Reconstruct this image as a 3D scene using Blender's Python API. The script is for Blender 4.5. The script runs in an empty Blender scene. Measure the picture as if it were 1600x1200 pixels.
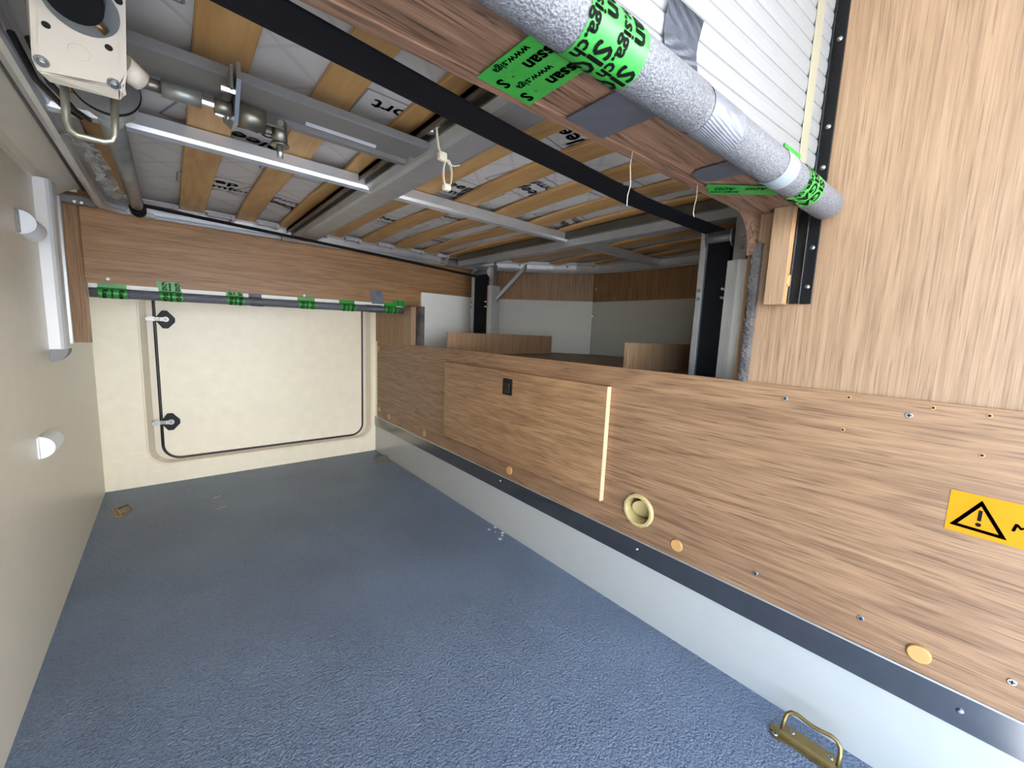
import bpy, bmesh, math, random
from mathutils import Vector, Matrix

random.seed(7)
C = bpy.context.scene
COL = C.collection
PI = math.pi

# ------------------------------------------------------------------ camera
cam = bpy.data.cameras.new('camera')
cam.lens = 629.005 * 36.0 / 1600.0
cam.sensor_width = 36.0
cam.clip_start = 0.01
co = bpy.data.objects.new('camera', cam)
COL.objects.link(co)
RGT = Vector((0.7648095, -0.6428959, 0.0418486))
DWN = Vector((-0.0494344, -0.1233255, -0.9911342))
FWD = Vector((0.6423572, 0.7559601, -0.1261017))
m = Matrix.Identity(4)
for i in range(3):
    m[i][0] = RGT[i]; m[i][1] = -DWN[i]; m[i][2] = -FWD[i]
m[2][3] = 0.75
co.matrix_world = m
C.camera = co

# ------------------------------------------------------------------ sky, sun, exposure
w = bpy.data.worlds.new('sky')
C.world = w
w.use_nodes = True
nt = w.node_tree
nt.nodes.clear()
sky = nt.nodes.new('ShaderNodeTexSky')
sky.sky_type = 'NISHITA'
sky.sun_disc = False
sky.sun_elevation = math.radians(42)
sky.sun_rotation = math.radians(20)
sky.air_density = 1.0
sky.dust_density = 0.6
sky.ozone_density = 2.0
bg = nt.nodes.new('ShaderNodeBackground')
bg.inputs['Strength'].default_value = 0.66
wo = nt.nodes.new('ShaderNodeOutputWorld')
nt.links.new(sky.outputs[0], bg.inputs[0])
nt.links.new(bg.outputs[0], wo.inputs[0])
sl = bpy.data.lights.new('sun', 'SUN')
sl.energy = 11.0
sl.color = (1.0, 0.98, 0.95)
sl.angle = math.radians(0.6)
so = bpy.data.objects.new('sun', sl)
COL.objects.link(so)
so.rotation_euler = Vector((0.28, -0.62, -0.73)).to_track_quat('-Z', 'Y').to_euler()
C.view_settings.view_transform = 'Standard'
C.view_settings.look = 'None'
C.view_settings.gamma = 1.0
C.view_settings.use_curve_mapping = False
C.view_settings.exposure = 1.58

# ------------------------------------------------------------------ materials
def lin(r, g, b):
    f = lambda c: (c / 255 / 12.92) if c <= 10 else (((c / 255) + 0.055) / 1.055) ** 2.4
    return (f(r), f(g), f(b), 1)

class NB:
    def __init__(s, name):
        s.m = bpy.data.materials.new(name); s.m.use_nodes = True
        s.t = s.m.node_tree; s.b = s.t.nodes['Principled BSDF']
        s.pos = None
    def n(s, kind, **kw):
        x = s.t.nodes.new(kind)
        for k, v in kw.items():
            setattr(x, k, v)
        return x
    def l(s, a, b): s.t.links.new(a, b)
    def position(s):
        if s.pos is None: s.pos = s.n('ShaderNodeNewGeometry').outputs['Position']
        return s.pos
    def noise(s, scale=(1, 1, 1), detail=2.0, loc=(0, 0, 0), dist=0.0, rough=0.5):
        mp = s.n('ShaderNodeMapping')
        mp.inputs['Scale'].default_value = scale; mp.inputs['Location'].default_value = loc
        s.l(s.position(), mp.inputs['Vector'])
        nz = s.n('ShaderNodeTexNoise')
        nz.inputs['Scale'].default_value = 1.0; nz.inputs['Detail'].default_value = detail
        nz.inputs['Distortion'].default_value = dist; nz.inputs['Roughness'].default_value = rough
        s.l(mp.outputs[0], nz.inputs['Vector'])
        return nz.outputs[0]
    def math(s, op, a, b=None, c=None, clamp=False):
        x = s.n('ShaderNodeMath', operation=op); x.use_clamp = clamp
        for i, v in enumerate((a, b, c)):
            if v is None: continue
            if isinstance(v, (int, float)): x.inputs[i].default_value = v
            else: s.l(v, x.inputs[i])
        return x.outputs[0]
    def mr(s, v, a, b, c=0.0, d=1.0):
        x = s.n('ShaderNodeMapRange')
        s.l(v, x.inputs[0])
        for i, q in enumerate((a, b, c, d)): x.inputs[i + 1].default_value = q
        return x.outputs[0]
    def mix(s, f, a, b, mode='MIX'):
        x = s.n('ShaderNodeMixRGB', blend_type=mode)
        for i, v in enumerate((f, a, b)):
            if isinstance(v, (int, float)): x.inputs[i].default_value = v
            elif isinstance(v, tuple): x.inputs[i].default_value = v
            else: s.l(v, x.inputs[i])
        return x.outputs[0]
    def bump(s, h, strength, dist):
        x = s.n('ShaderNodeBump')
        x.inputs['Strength'].default_value = strength; x.inputs['Distance'].default_value = dist
        s.l(h, x.inputs['Height']); s.l(x.outputs[0], s.b.inputs['Normal'])
    def set(s, **kw):
        for k, v in kw.items():
            k = k.replace('_', ' ')
            if hasattr(v, 'is_linked') or hasattr(v, 'links'): s.l(v, s.b.inputs[k])
            else: s.b.inputs[k].default_value = v
        return s.m

def plain(name, col, rough=0.5, metal=0.0, spec=0.5, var=0.06, bump=0.0, bscale=300):
    k = NB(name)
    nz = k.noise((25, 25, 25), 3)
    c = k.mix(k.mr(nz, 0.3, 0.7), tuple([x * (1 - var) for x in col[:3]] + [1]), tuple([min(1, x * (1 + var)) for x in col[:3]] + [1]))
    k.l(c, k.b.inputs['Base Color'])
    k.set(Roughness=rough, Metallic=metal)
    k.b.inputs['Specular IOR Level'].default_value = spec
    if bump:
        k.bump(k.noise((bscale,) * 3, 2), bump, 0.001)
    return k.m

def wood(name, axis, light, dark, seed=0.0, coarse=1.0, pores=0.75, rough=0.45, cath=0.5):
    k = NB(name)
    def sc(al, pe):
        v = [pe, pe, pe]; v[axis] = al
        return tuple(v)
    L = (seed, seed * 1.7, seed * 0.6)
    n1 = k.noise(sc(1.1, 8.0 * coarse), 2, L, 0.5)
    n2 = k.noise(sc(3.0, 70.0 * coarse), 3, L, 0.3)
    n3 = k.noise(sc(11.0, 330.0 * coarse), 2, L)
    n4 = k.noise(sc(2.2, 22.0 * coarse), 3, L, 0.8)
    n5 = k.noise(sc(6.0, 150.0 * coarse), 3, (seed + 3, seed, seed), 0.2)
    ring = k.math('SINE', k.math('MULTIPLY', n1, 70.0))
    ring = k.math('MULTIPLY', k.math('ADD', ring, 1.0), 0.5)
    f = k.math('MULTIPLY', k.mr(n2, 0.34, 0.66), 0.40)
    f = k.math('ADD', f, k.math('MULTIPLY', k.mr(n4, 0.3, 0.7), 0.38))
    f = k.math('ADD', f, k.math('MULTIPLY', ring, 0.22 * cath * 2))
    c = k.mix(f, dark, light)
    vein = k.mr(n5, 0.56, 0.66, 0.0, pores * 0.55)
    c = k.mix(vein, c, tuple([x * 0.55 for x in dark[:3]] + [1]))
    pore = k.mr(n3, 0.57, 0.66, 0.0, pores)
    c = k.mix(pore, c, tuple([x * 0.42 for x in dark[:3]] + [1]))
    fine = k.mr(n3, 0.32, 0.43, 0.40 * min(1, pores * 1.5), 0.0)
    c = k.mix(fine, c, tuple([min(1, x * 1.30) for x in light[:3]] + [1]))
    k.l(c, k.b.inputs['Base Color'])
    k.set(Roughness=rough)
    k.bump(n3, 0.25, 0.0008)
    return k.m

OAK_L = lin(162, 126, 94); OAK_D = lin(116, 85, 60)
M = {}
M['oak_y'] = wood('oak_along_depth', 1, OAK_L, OAK_D, 1.3, coarse=1.3, pores=0.55, cath=0.75)
M['oak_y2'] = wood('oak_access_panel', 1, lin(180, 140, 102), lin(130, 96, 65), 6.1, cath=0.6, coarse=1.3, pores=0.6)
M['oak_z'] = wood('oak_upright', 2, lin(172, 140, 110), lin(138, 108, 81), 3.7, coarse=1.5, pores=0.42, cath=0.4)
M['oak_z2'] = wood('oak_upright_dull', 2, lin(172, 132, 92), lin(122, 88, 57), 8.2, coarse=1.4, pores=0.5, cath=0.4)
M['oak_x'] = wood('oak_across', 0, lin(178, 135, 94), lin(130, 95, 62), 5.2, coarse=1.5, pores=0.5, cath=0.4)
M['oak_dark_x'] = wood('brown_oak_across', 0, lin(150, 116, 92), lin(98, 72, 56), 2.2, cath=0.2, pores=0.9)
M['edge'] = plain('pale_edge_band', lin(222, 186, 148), 0.45)
M['edge2'] = plain('tan_edge_band', lin(190, 142, 92), 0.45)
M['slat'] = wood('birch_ply', 1, lin(206, 164, 106), lin(172, 126, 70), 4.4, coarse=0.6, pores=0.12, rough=0.5)
M['cream'] = plain('cream_laminate', lin(222, 214, 196), 0.3, var=0.02)
M['cream_far'] = plain('cream_hatch_skin', lin(248, 238, 214), 0.38, var=0.025)
M['cream_frame'] = plain('cream_frame', lin(234, 223, 201), 0.35, var=0.02)
M['left'] = plain('cream_laminate_shaded', lin(212, 201, 180), 0.36, var=0.02)  # same cream as the hatch; its dimmer light is toned into the colour
M['white_gloss'] = plain('white_gloss_panel', lin(178, 178, 174), 0.12, spec=0.75, var=0.015)
M['grey_clad'] = plain('grey_cladding', lin(196, 194, 188), 0.4, var=0.02)
M['alu'] = plain('brushed_aluminium', lin(212, 213, 214), 0.34, 0.7, var=0.05)
M['alu_dull'] = plain('dull_aluminium', lin(178, 178, 178), 0.45, 0.6, var=0.05)
M['alu_strip'] = plain('dark_aluminium', lin(134, 135, 138), 0.22, 0.95, var=0.06)
M['steel'] = plain('zinc_steel', lin(176, 178, 178), 0.32, 0.9, var=0.1)
M['steel_dark'] = plain('dark_zinc_steel', lin(120, 116, 106), 0.35, 0.85, var=0.15)
M['chrome'] = plain('chrome', lin(200, 200, 198), 0.25, 1.0, var=0.02)
M['grey_paint'] = plain('grey_painted_steel', lin(118, 116, 115), 0.45, 0.2, var=0.03)
M['tube_grey'] = plain('galvanised_tube', lin(140, 142, 138), 0.4, 0.7, var=0.14)
M['black'] = plain('black_plastic', lin(14, 14, 15), 0.45, spec=0.25, var=0.1)
M['black_gloss'] = plain('black_seal', lin(14, 14, 16), 0.3, var=0.1)
M['strap'] = plain('black_webbing', lin(15, 15, 20), 0.75, spec=0.2, var=0.1, bump=0.3, bscale=700)
M['hole'] = plain('dark_hole', lin(18, 16, 16), 0.8, var=0.05)
M['gear'] = plain('cream_gear_casing', lin(214, 203, 186), 0.4, var=0.02)
M['lip'] = plain('shaded_frame_lip', lin(214, 200, 174), 0.4, var=0.02)  # cream frame tone darkened; the bevel's shade is put into the colour
M['clad_lit'] = plain('lit_grey_cladding', lin(236, 235, 230), 0.35, var=0.02)  # grey cladding lightened for the lit sheet; daylight put into the colour
M['edge3'] = plain('brown_edge_band', lin(148, 112, 78), 0.45)
M['hook'] = plain('pale_grey_plastic', lin(226, 228, 230), 0.35, var=0.02)
M['cap'] = plain('tan_plastic_cap', lin(200, 152, 92), 0.4, var=0.03)
M['vent'] = plain('beige_plastic_vent', lin(192, 170, 118), 0.4, var=0.03)
M['white'] = plain('white_plastic', lin(236, 236, 232), 0.4, var=0.02)
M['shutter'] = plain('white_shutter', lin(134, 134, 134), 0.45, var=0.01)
M['nylon'] = plain('natural_nylon', lin(232, 222, 196), 0.35, var=0.03)
M['holder'] = plain('mauve_grey_plastic', lin(172, 164, 166), 0.5, var=0.03)
M['felt'] = plain('grey_felt', lin(92, 87, 86), 0.95, spec=0.1, var=0.3, bump=1.0, bscale=260)
M['green'] = plain('green_film_tape', lin(56, 152, 62), 0.24, var=0.06, bump=0.3, bscale=90)
M['green_shaded'] = plain('green_film_tape_shaded', lin(50, 146, 58), 0.3, var=0.08, bump=0.3, bscale=120)  # same green tape; shade on undersides and far pieces put into the colour
M['ink'] = plain('black_ink', lin(12, 14, 12), 0.7, spec=0.1, var=0.0)
M['print'] = plain('grey_print', lin(138, 131, 130), 0.8, var=0.0)
M['grey_tape'] = plain('pale_grey_tape', lin(140, 152, 158), 0.4, var=0.03)
M['mask'] = plain('masking_tape', lin(148, 142, 122), 0.6, var=0.04)
M['yellow'] = plain('yellow_vinyl', lin(192, 132, 2), 0.5, spec=0.2, var=0.02)
M['paper'] = plain('white_paper', lin(228, 228, 232), 0.6, var=0.02)
M['gold'] = plain('yellow_zinc', lin(150, 130, 86), 0.38, 0.9, var=0.2)
M['brownmetal'] = plain('bronzed_zinc', lin(138, 110, 76), 0.35, 0.85, var=0.2)
M['zinc_olive'] = plain('olive_zinc', lin(178, 176, 160), 0.34, 0.85, var=0.08)
M['lever'] = plain('satin_zinc', lin(150, 150, 150), 0.4, 0.85, var=0.05)
M['thread'] = plain('pale_thread', lin(220, 210, 190), 0.8)
M['ground'] = plain('pale_paving', lin(172, 170, 166), 0.9, var=0.08)
M['render_wall'] = plain('pale_render', lin(232, 230, 224), 0.9, var=0.03)
M['roof_tile'] = plain('roof_tile', lin(150, 92, 70), 0.8, var=0.15)
M['bench'] = wood('dark_bench_top', 0, lin(150, 112, 80), lin(104, 74, 50), 9.4)

def floor_mat():
    k = NB('blue_grey_textured_floor')
    base = k.mix(k.mr(k.noise((3, 3, 3), 4, dist=0.4), 0.35, 0.7), lin(104, 119, 140), lin(117, 134, 155))
    spk = k.mr(k.noise((60, 60, 60), 1), 0.74, 0.78, 0.0, 0.5)
    base = k.mix(spk, base, lin(70, 74, 84))
    k.l(base, k.b.inputs['Base Color'])
    k.set(Roughness=0.42)
    k.b.inputs['Specular IOR Level'].default_value = 0.6
    h = k.mr(k.noise((190, 190, 190), 2.5, dist=0.5, rough=0.6), 0.35, 0.65)
    pit = k.mr(h, 0.05, 0.45, 0.78, 1.0)
    base = k.mix(1.0, base, pit, 'MULTIPLY')
    k.l(base, k.b.inputs['Base Color'])
    k.bump(h, 1.0, 0.0028)
    return k.m
M['floor'] = floor_mat()

def foam_mat(name, a, b):
    k = NB(name)
    n = k.noise((430, 430, 430), 2)
    k.l(k.mix(k.mr(n, 0.35, 0.65), a, b), k.b.inputs['Base Color'])
    k.set(Roughness=0.42)
    k.bump(n, 1.0, 0.0020)
    return k.m
M['foam'] = foam_mat('grey_foam', lin(90, 91, 95), lin(128, 129, 134))
M['foam_shaded'] = foam_mat('grey_foam_shaded', lin(84, 86, 94), lin(112, 114, 122))  # same foam as the near tube; their difference in daylight is in the colour

def duct_mat(name, a, axis):
    k = NB(name)
    v = [1, 1, 1]
    wv = k.n('ShaderNodeTexWave'); wv.bands_direction = 'XYZ'[axis]
    wv.inputs['Scale'].default_value = 130; wv.inputs['Distortion'].default_value = 1.5
    k.l(k.position(), wv.inputs['Vector'])
    k.l(k.mix(k.mr(k.noise((40, 40, 40), 2), .3, .7), tuple(x * .8 for x in a[:3]) + (1,), a), k.b.inputs['Base Color'])
    k.set(Roughness=0.32, Metallic=0.35)
    k.bump(wv.outputs[1], 0.4, 0.0012)
    return k.m
M['duct'] = duct_mat('silver_duct_tape', lin(132, 136, 146), 1)
M['duct_dark'] = duct_mat('grey_duct_tape', lin(104, 106, 114), 0)

def mattress_mat():
    k = NB('quilted_mattress_cloth')
    mp = k.n('ShaderNodeMapping'); mp.inputs['Rotation'].default_value = (0, 0, PI / 4)
    k.l(k.position(), mp.inputs['Vector'])
    sx = k.n('ShaderNodeSeparateXYZ'); k.l(mp.outputs[0], sx.inputs[0])
    def seam(o):
        f = k.math('PINGPONG', o, 0.05)
        return k.mr(f, 0.0, 0.006, 0.0, 1.0)
    s_ = k.math('MULTIPLY', seam(sx.outputs[0]), seam(sx.outputs[1]))
    k.l(k.mix(s_, lin(190, 184, 178), lin(202, 196, 190)), k.b.inputs['Base Color'])
    k.set(Roughness=0.85)
    k.bump(s_, 0.35, 0.002)
    return k.m
M['mattress'] = mattress_mat()

M['post_white'] = plain('pale_anodised_aluminium', lin(214, 214, 214), 0.42, 0.25, var=0.02)
M['cap_grey'] = plain('mid_grey_cap', lin(128, 128, 130), 0.5, var=0.03)

def film_mat():
    k = NB('clear_plastic_film')
    k.l(k.mix(k.mr(k.noise((60,) * 3, 3), .4, .6), lin(120, 122, 124), lin(200, 202, 204)), k.b.inputs['Base Color'])
    k.set(Roughness=0.2, Alpha=0.6)
    k.bump(k.noise((90,) * 3, 3), 0.8, 0.004)
    return k.m
M['film'] = film_mat()

# ------------------------------------------------------------------ mesh helpers
def B(): return bmesh.new()

def box(bm, x0, x1, y0, y1, z0, z1, bev=0.0, seg=1):
    r = bmesh.ops.create_cube(bm, size=1.0)
    vs = r['verts']
    bmesh.ops.scale(bm, vec=(abs(x1 - x0), abs(y1 - y0), abs(z1 - z0)), verts=vs)
    bmesh.ops.translate(bm, vec=((x0 + x1) / 2, (y0 + y1) / 2, (z0 + z1) / 2), verts=vs)
    if bev:
        es = list({e for v in vs for e in v.link_edges})
        bmesh.ops.bevel(bm, geom=es, offset=bev, segments=seg, affect='EDGES', profile=0.5)
    return bm

def frame_of(d):
    d = d.normalized()
    up = Vector((0, 0, 1)) if abs(d.z) < 0.9 else Vector((1, 0, 0))
    u = d.cross(up).normalized(); v = u.cross(d).normalized()
    return u, v

def cyl(bm, a, b, r0, r1=None, seg=16, cap=True, smooth=True):
    a = Vector(a); b = Vector(b); r1 = r0 if r1 is None else r1
    u, v = frame_of(b - a)
    A = []; Bv = []
    for i in range(seg):
        t = 2 * PI * i / seg
        o = u * math.cos(t) + v * math.sin(t)
        A.append(bm.verts.new(a + o * r0)); Bv.append(bm.verts.new(b + o * r1))
    for i in range(seg):
        j = (i + 1) % seg
        f = bm.faces.new((A[i], A[j], Bv[j], Bv[i])); f.smooth = smooth
    if cap:
        bm.faces.new(A[::-1]); bm.faces.new(Bv)
    return bm

def pipe(bm, pts, r, seg=8, closed=False, flat=None):
    """sweep a circle (or a flat rectangle flat=(w,h)) along pts"""
    pts = [Vector(p) for p in pts]
    n = len(pts); rings = []
    pu = None
    for i, p in enumerate(pts):
        if closed: d = pts[(i + 1) % n] - pts[i - 1]
        else: d = pts[min(i + 1, n - 1)] - pts[max(i - 1, 0)]
        d.normalize()
        if pu is None: u, v = frame_of(d)
        else:
            u = (pu - d * pu.dot(d)).normalized(); v = u.cross(d).normalized()
        pu = u
        ring = []
        if flat:
            for (a, b) in ((-1, -1), (1, -1), (1, 1), (-1, 1)):
                ring.append(bm.verts.new(p + u * a * flat[0] / 2 + v * b * flat[1] / 2))
        else:
            for k in range(seg):
                t = 2 * PI * k / seg
                ring.append(bm.verts.new(p + (u * math.cos(t) + v * math.sin(t)) * r))
        rings.append(ring)
    S = len(rings[0])
    for i in range(n if closed else n - 1):
        a = rings[i]; b = rings[(i + 1) % n]
        for k in range(S):
            j = (k + 1) % S
            f = bm.faces.new((a[k], a[j], b[j], b[k])); f.smooth = flat is None
    if not closed:
        bm.faces.new(rings[0][::-1]); bm.faces.new(rings[-1])
    return bm

def prism(bm, pts, ext):
    """pts: closed 3d polygon, extruded by vector ext"""
    ext = Vector(ext)
    a = [bm.verts.new(Vector(p)) for p in pts]
    b = [bm.verts.new(Vector(p) + ext) for p in pts]
    n = len(a)
    bm.faces.new(a); bm.faces.new(b[::-1])
    for i in range(n):
        j = (i + 1) % n
        bm.faces.new((a[j], a[i], b[i], b[j]))
    return bm

def rrect(x0, x1, z0, z1, r, seg=8):
    out = []
    for cx, cz, a0 in ((x1 - r, z1 - r, 0), (x0 + r, z1 - r, 90), (x0 + r, z0 + r, 180), (x1 - r, z0 + r, 270)):
        for i in range(seg + 1):
            t = math.radians(a0 + 90.0 * i / seg)
            out.append((cx + r * math.cos(t), cz + r * math.sin(t)))
    return out

def circ(cx, cz, r, n=32):
    return [(cx + r * math.cos(2 * PI * i / n), cz + r * math.sin(2 * PI * i / n)) for i in range(n)]

def plate(bm, outer, holes, to3, thick):
    """flat plate with holes; to3 maps (u,v)->3d, thick = extrusion vector"""
    es = []
    for loop in [outer] + holes:
        vs = [bm.verts.new(Vector(to3(*p))) for p in loop]
        for i in range(len(vs)):
            es.append(bm.edges.new((vs[i], vs[(i + 1) % len(vs)])))
    bmesh.ops.triangle_fill(bm, use_beauty=True, edges=es)
    fs = list(bm.faces)
    r = bmesh.ops.extrude_face_region(bm, geom=fs)
    vs = [g for g in r['geom'] if isinstance(g, bmesh.types.BMVert)]
    bmesh.ops.translate(bm, vec=Vector(thick), verts=vs)
    return bm

def wpos(o):
    p = Vector((0, 0, 0))
    while o is not None:
        p += o.location; o = o.parent
    return p

def obj(name, bm, mat, parent=None, sharp=None):
    bmesh.ops.recalc_face_normals(bm, faces=bm.faces)
    if parent is None:
        xs = [v.co for v in bm.verts]
        lo = Vector([min(v[i] for v in xs) for i in range(3)]); hi = Vector([max(v[i] for v in xs) for i in range(3)])
        loc = Vector(((lo.x + hi.x) / 2, (lo.y + hi.y) / 2, lo.z)); base = loc
    else:
        loc = Vector((0, 0, 0)); base = wpos(parent)
    bmesh.ops.translate(bm, vec=-base, verts=bm.verts)
    me = bpy.data.meshes.new(name)
    bm.to_mesh(me); bm.free()
    me.materials.append(M[mat] if isinstance(mat, str) else mat)
    o = bpy.data.objects.new(name, me)
    COL.objects.link(o)
    o.location = loc
    if parent is not None: o.parent = parent
    return o

def obj_at(name, me, loc, parent, rot=None):
    """another object sharing mesh data, loc in world coordinates"""
    o = bpy.data.objects.new(name, me); COL.objects.link(o)
    o.location = Vector(loc) - (wpos(parent) if parent else Vector((0, 0, 0)))
    if rot: o.rotation_euler = rot
    if parent: o.parent = parent
    return o

def thing(name, loc, label, cat, group=None):
    o = bpy.data.objects.new(name, None); COL.objects.link(o)
    o.empty_display_size = 0.02
    o.location = loc; o['label'] = label; o['category'] = cat
    if group: o['group'] = group
    return o

def tag(o, label, cat, group=None):
    o['label'] = label; o['category'] = cat
    if group: o['group'] = group
    return o

def struct(o, label=None, cat=None):
    o['kind'] = 'structure'
    if label: o['label'] = label
    if cat: o['category'] = cat
    return o

# text -> 2d triangles
_tc = {}
def glyphs(s, bold=0.0):
    """flat triangles of a word; bold thickens the strokes by laying shifted copies together"""
    key = (s, bold)
    if key in _tc: return _tc[key]
    if bold:
        vs0, fs0 = glyphs(s, 0.0)
        vs, fs = [], []
        for k in range(7):
            dx = bold * math.cos(k * PI / 3) if k else 0.0; dy = bold * math.sin(k * PI / 3) if k else 0.0
            n = len(vs)
            vs += [(x + dx, y + dy) for x, y in vs0]; fs += [tuple(i + n for i in f) for f in fs0]
        _tc[key] = (vs, fs)
        return _tc[key]
    cu = bpy.data.curves.new('t', 'FONT'); cu.body = s; cu.size = 1.0; cu.resolution_u = 2
    o = bpy.data.objects.new('t', cu); COL.objects.link(o)
    dg = bpy.context.evaluated_depsgraph_get(); dg.update()
    me = bpy.data.meshes.new_from_object(o.evaluated_get(dg))
    vs = [(v.co.x, v.co.y) for v in me.vertices]; fs = [tuple(p.vertices) for p in me.polygons]
    bpy.data.objects.remove(o); bpy.data.curves.remove(cu); bpy.data.meshes.remove(me)
    _tc[key] = (vs, fs)
    return _tc[key]

def text(bm, s, size, to3, u0=0.0, v0=0.0, bold=0.0, sub=0, italic=0.0, flipx=False, clip=None, wide=1.0):
    """to3 maps (u,v) in metres to a 3d point; clip=(umin,umax) drops outside faces"""
    vs, fs = glyphs(s, bold)
    t = bmesh.new()
    W = max(v[0] for v in vs) if vs else 0
    tv = [t.verts.new((((W - x) if flipx else x) * wide + y * italic, y, 0)) for x, y in vs]
    for f in fs:
        try: t.faces.new([tv[i] for i in f])
        except ValueError: pass
    bmesh.ops.triangulate(t, faces=t.faces)
    if sub: bmesh.ops.subdivide_edges(t, edges=t.edges, cuts=sub, use_grid_fill=True)
    mp = {}
    for v in t.verts:
        u = u0 + v.co.x * size; q = v0 + v.co.y * size
        mp[v] = (u, q)
    cache = {}
    for f in t.faces:
        uv = [mp[v] for v in f.verts]
        if clip and any(q[0] < clip[0] or q[0] > clip[1] or q[1] < clip[2] or q[1] > clip[3] for q in uv): continue
        vv = []
        for v in f.verts:
            if v not in cache: cache[v] = bm.verts.new(Vector(to3(*mp[v])))
            vv.append(cache[v])
        try: bm.faces.new(vv)
        except ValueError: pass
    t.free()

XL, XR, YF, YN = -0.247, 0.93, 2.367, -0.13

# ------------------------------------------------------------------ the setting
struct(obj('ground', box(B(), -14, 14, -16, 16, -0.62, -0.58), 'ground'))
bm = B(); box(bm, -9, 10, -9.3, -9.0, -0.6, 5.2)
hs = bpy.data.objects.new('added_bounce_house', None); COL.objects.link(hs); hs.location = (0.5, -9.1, -0.6); struct(hs)  # invented house, out of view; its sunlit front bounces light into the garage
obj('wall', bm, 'render_wall', hs)
bm = B(); prism(bm, [(-9.4, -8.6, 5.2), (-9.4, -9.4, 5.2), (-9.4, -13.0, 7.4), (-9.4, -8.6, 5.35)], (19.8, 0, 0)); obj('roof', bm, 'roof_tile', hs)
for x in (-6.5, -3.2, 0.4, 3.8, 7.2):
    for z in (0.3, 3.0):
        bm = B(); box(bm, x, x + 1.1, -9.01, -8.96, z, z + 1.3); wn = obj('window', bm, 'white', hs)
        bm = B(); box(bm, x + 0.08, x + 1.02, -8.97, -8.95, z + 0.08, z + 1.22); obj('pane', bm, 'black_gloss', wn)
struct(obj('floor', box(B(), XL, XR, YN, YF + 0.02, -0.03, 0.0), 'floor'))
struct(obj('wall_left', box(B(), XL - 0.02, XL, YN, YF + 0.02, -0.03, 1.5), 'left'))
struct(obj('ceiling_added_overhang', box(B(), XL - 0.02, 1.9, -0.85, YF + 0.06, 1.5, 1.53), 'white'))  # front overhang added past the opening to shade near surfaces from the sky

# cove along the top of the left wall
bm = B()
prof = [(-0.247, 1.082), (-0.244, 1.094), (-0.236, 1.108), (-0.222, 1.120), (-0.204, 1.129), (-0.188, 1.134), (-0.180, 1.140), (-0.180, 1.165), (-0.247, 1.165)]
prism(bm, [(x, 0.25, z) for x, z in prof], (0, 1.62, 0))
struct(obj('trim_1', bm, 'cream_frame'))
bm = B()
pipe(bm, [(-0.176, 0.36, 1.133), (-0.178, 1.0, 1.133), (-0.184, 1.86, 1.133)], 0.006)
struct(obj('trim_2', bm, 'black_gloss'))

# far wall with the hatch opening
HX0, HX1, HZ0, HZ1 = -0.100, 0.903, 0.090, 0.96
bm = plate(B(), [(XL, 0), (XR + 0.9, 0), (XR + 0.9, 1.5), (XL, 1.5)], [rrect(HX0, HX1, HZ0, HZ1, 0.075)], lambda u, v: (u, YF, v), (0, 0.022, 0))
struct(obj('wall_far', bm, 'cream_far'))
bm = B()
box(bm, XL, HX0 - 0.012, YF - 0.003, YF, 0, 0.146)
box(bm, HX0 - 0.012, HX1 + 0.012, YF - 0.003, YF, 0, 0.080)
struct(obj('baseboard_far', bm, 'cream_far'))

# hatch door
dr = bpy.data.objects.new('door_1', None); COL.objects.link(dr); dr.location = (0.4, YF + 0.02, 0.1)
struct(dr, 'cream garage hatch with rounded corners and two black latches in the far wall', 'hatch')
bm = plate(B(), rrect(HX0 - 0.01, HX1 + 0.01, HZ0 - 0.01, HZ1 + 0.01, 0.08), [rrect(-0.046, 0.852, 0.113, 0.93, 0.06)], lambda u, v: (u, YF + 0.0215, v), (0, 0.02, 0))
obj('frame', bm, 'cream_frame', dr)
# bevelled lip round the opening
bm = B()
o_ = rrect(HX0 - 0.006, HX1 + 0.006, HZ0 - 0.006, HZ1, 0.078, 8); i_ = rrect(HX0 + 0.022, HX1 - 0.022, HZ0 + 0.012, HZ1 - 0.02, 0.06, 8)
ov = [bm.verts.new((p[0], YF - 0.0012, p[1])) for p in o_]; iv = [bm.verts.new((p[0], YF + 0.0205, p[1])) for p in i_]
bo = [bm.verts.new((p[0], YF + 0.0005, p[1])) for p in o_]; bi = [bm.verts.new((p[0], YF + 0.0225, p[1])) for p in i_]
for i in range(len(ov)):
    j = (i + 1) % len(ov)
    bm.faces.new((ov[i], ov[j], iv[j], iv[i])); bm.faces.new((bo[i], bo[j], bi[j], bi[i]))
    bm.faces.new((ov[i], ov[j], bo[j], bo[i])); bm.faces.new((iv[i], iv[j], bi[j], bi[i]))
obj('lip', bm, 'lip', dr)
bm = B(); pipe(bm, [(p[0], YF + 0.0185, p[1]) for p in rrect(-0.051, 0.857, 0.108, 0.935, 0.065, 10)], 0.0062, 8, True)
obj('seal', bm, 'black_gloss', dr)
bm = plate(B(), rrect(-0.046, 0.852, 0.113, 0.93, 0.06), [], lambda u, v: (u, YF + 0.016, v), (0, 0.02, 0))
obj('panel', bm, 'cream_far', dr)
bm = B(); box(bm, 0.0, 0.80, YF + 0.0145, YF + 0.0165, 0.150, 0.1535)
obj('pressed_line', bm, 'cream_far', dr)
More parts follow.
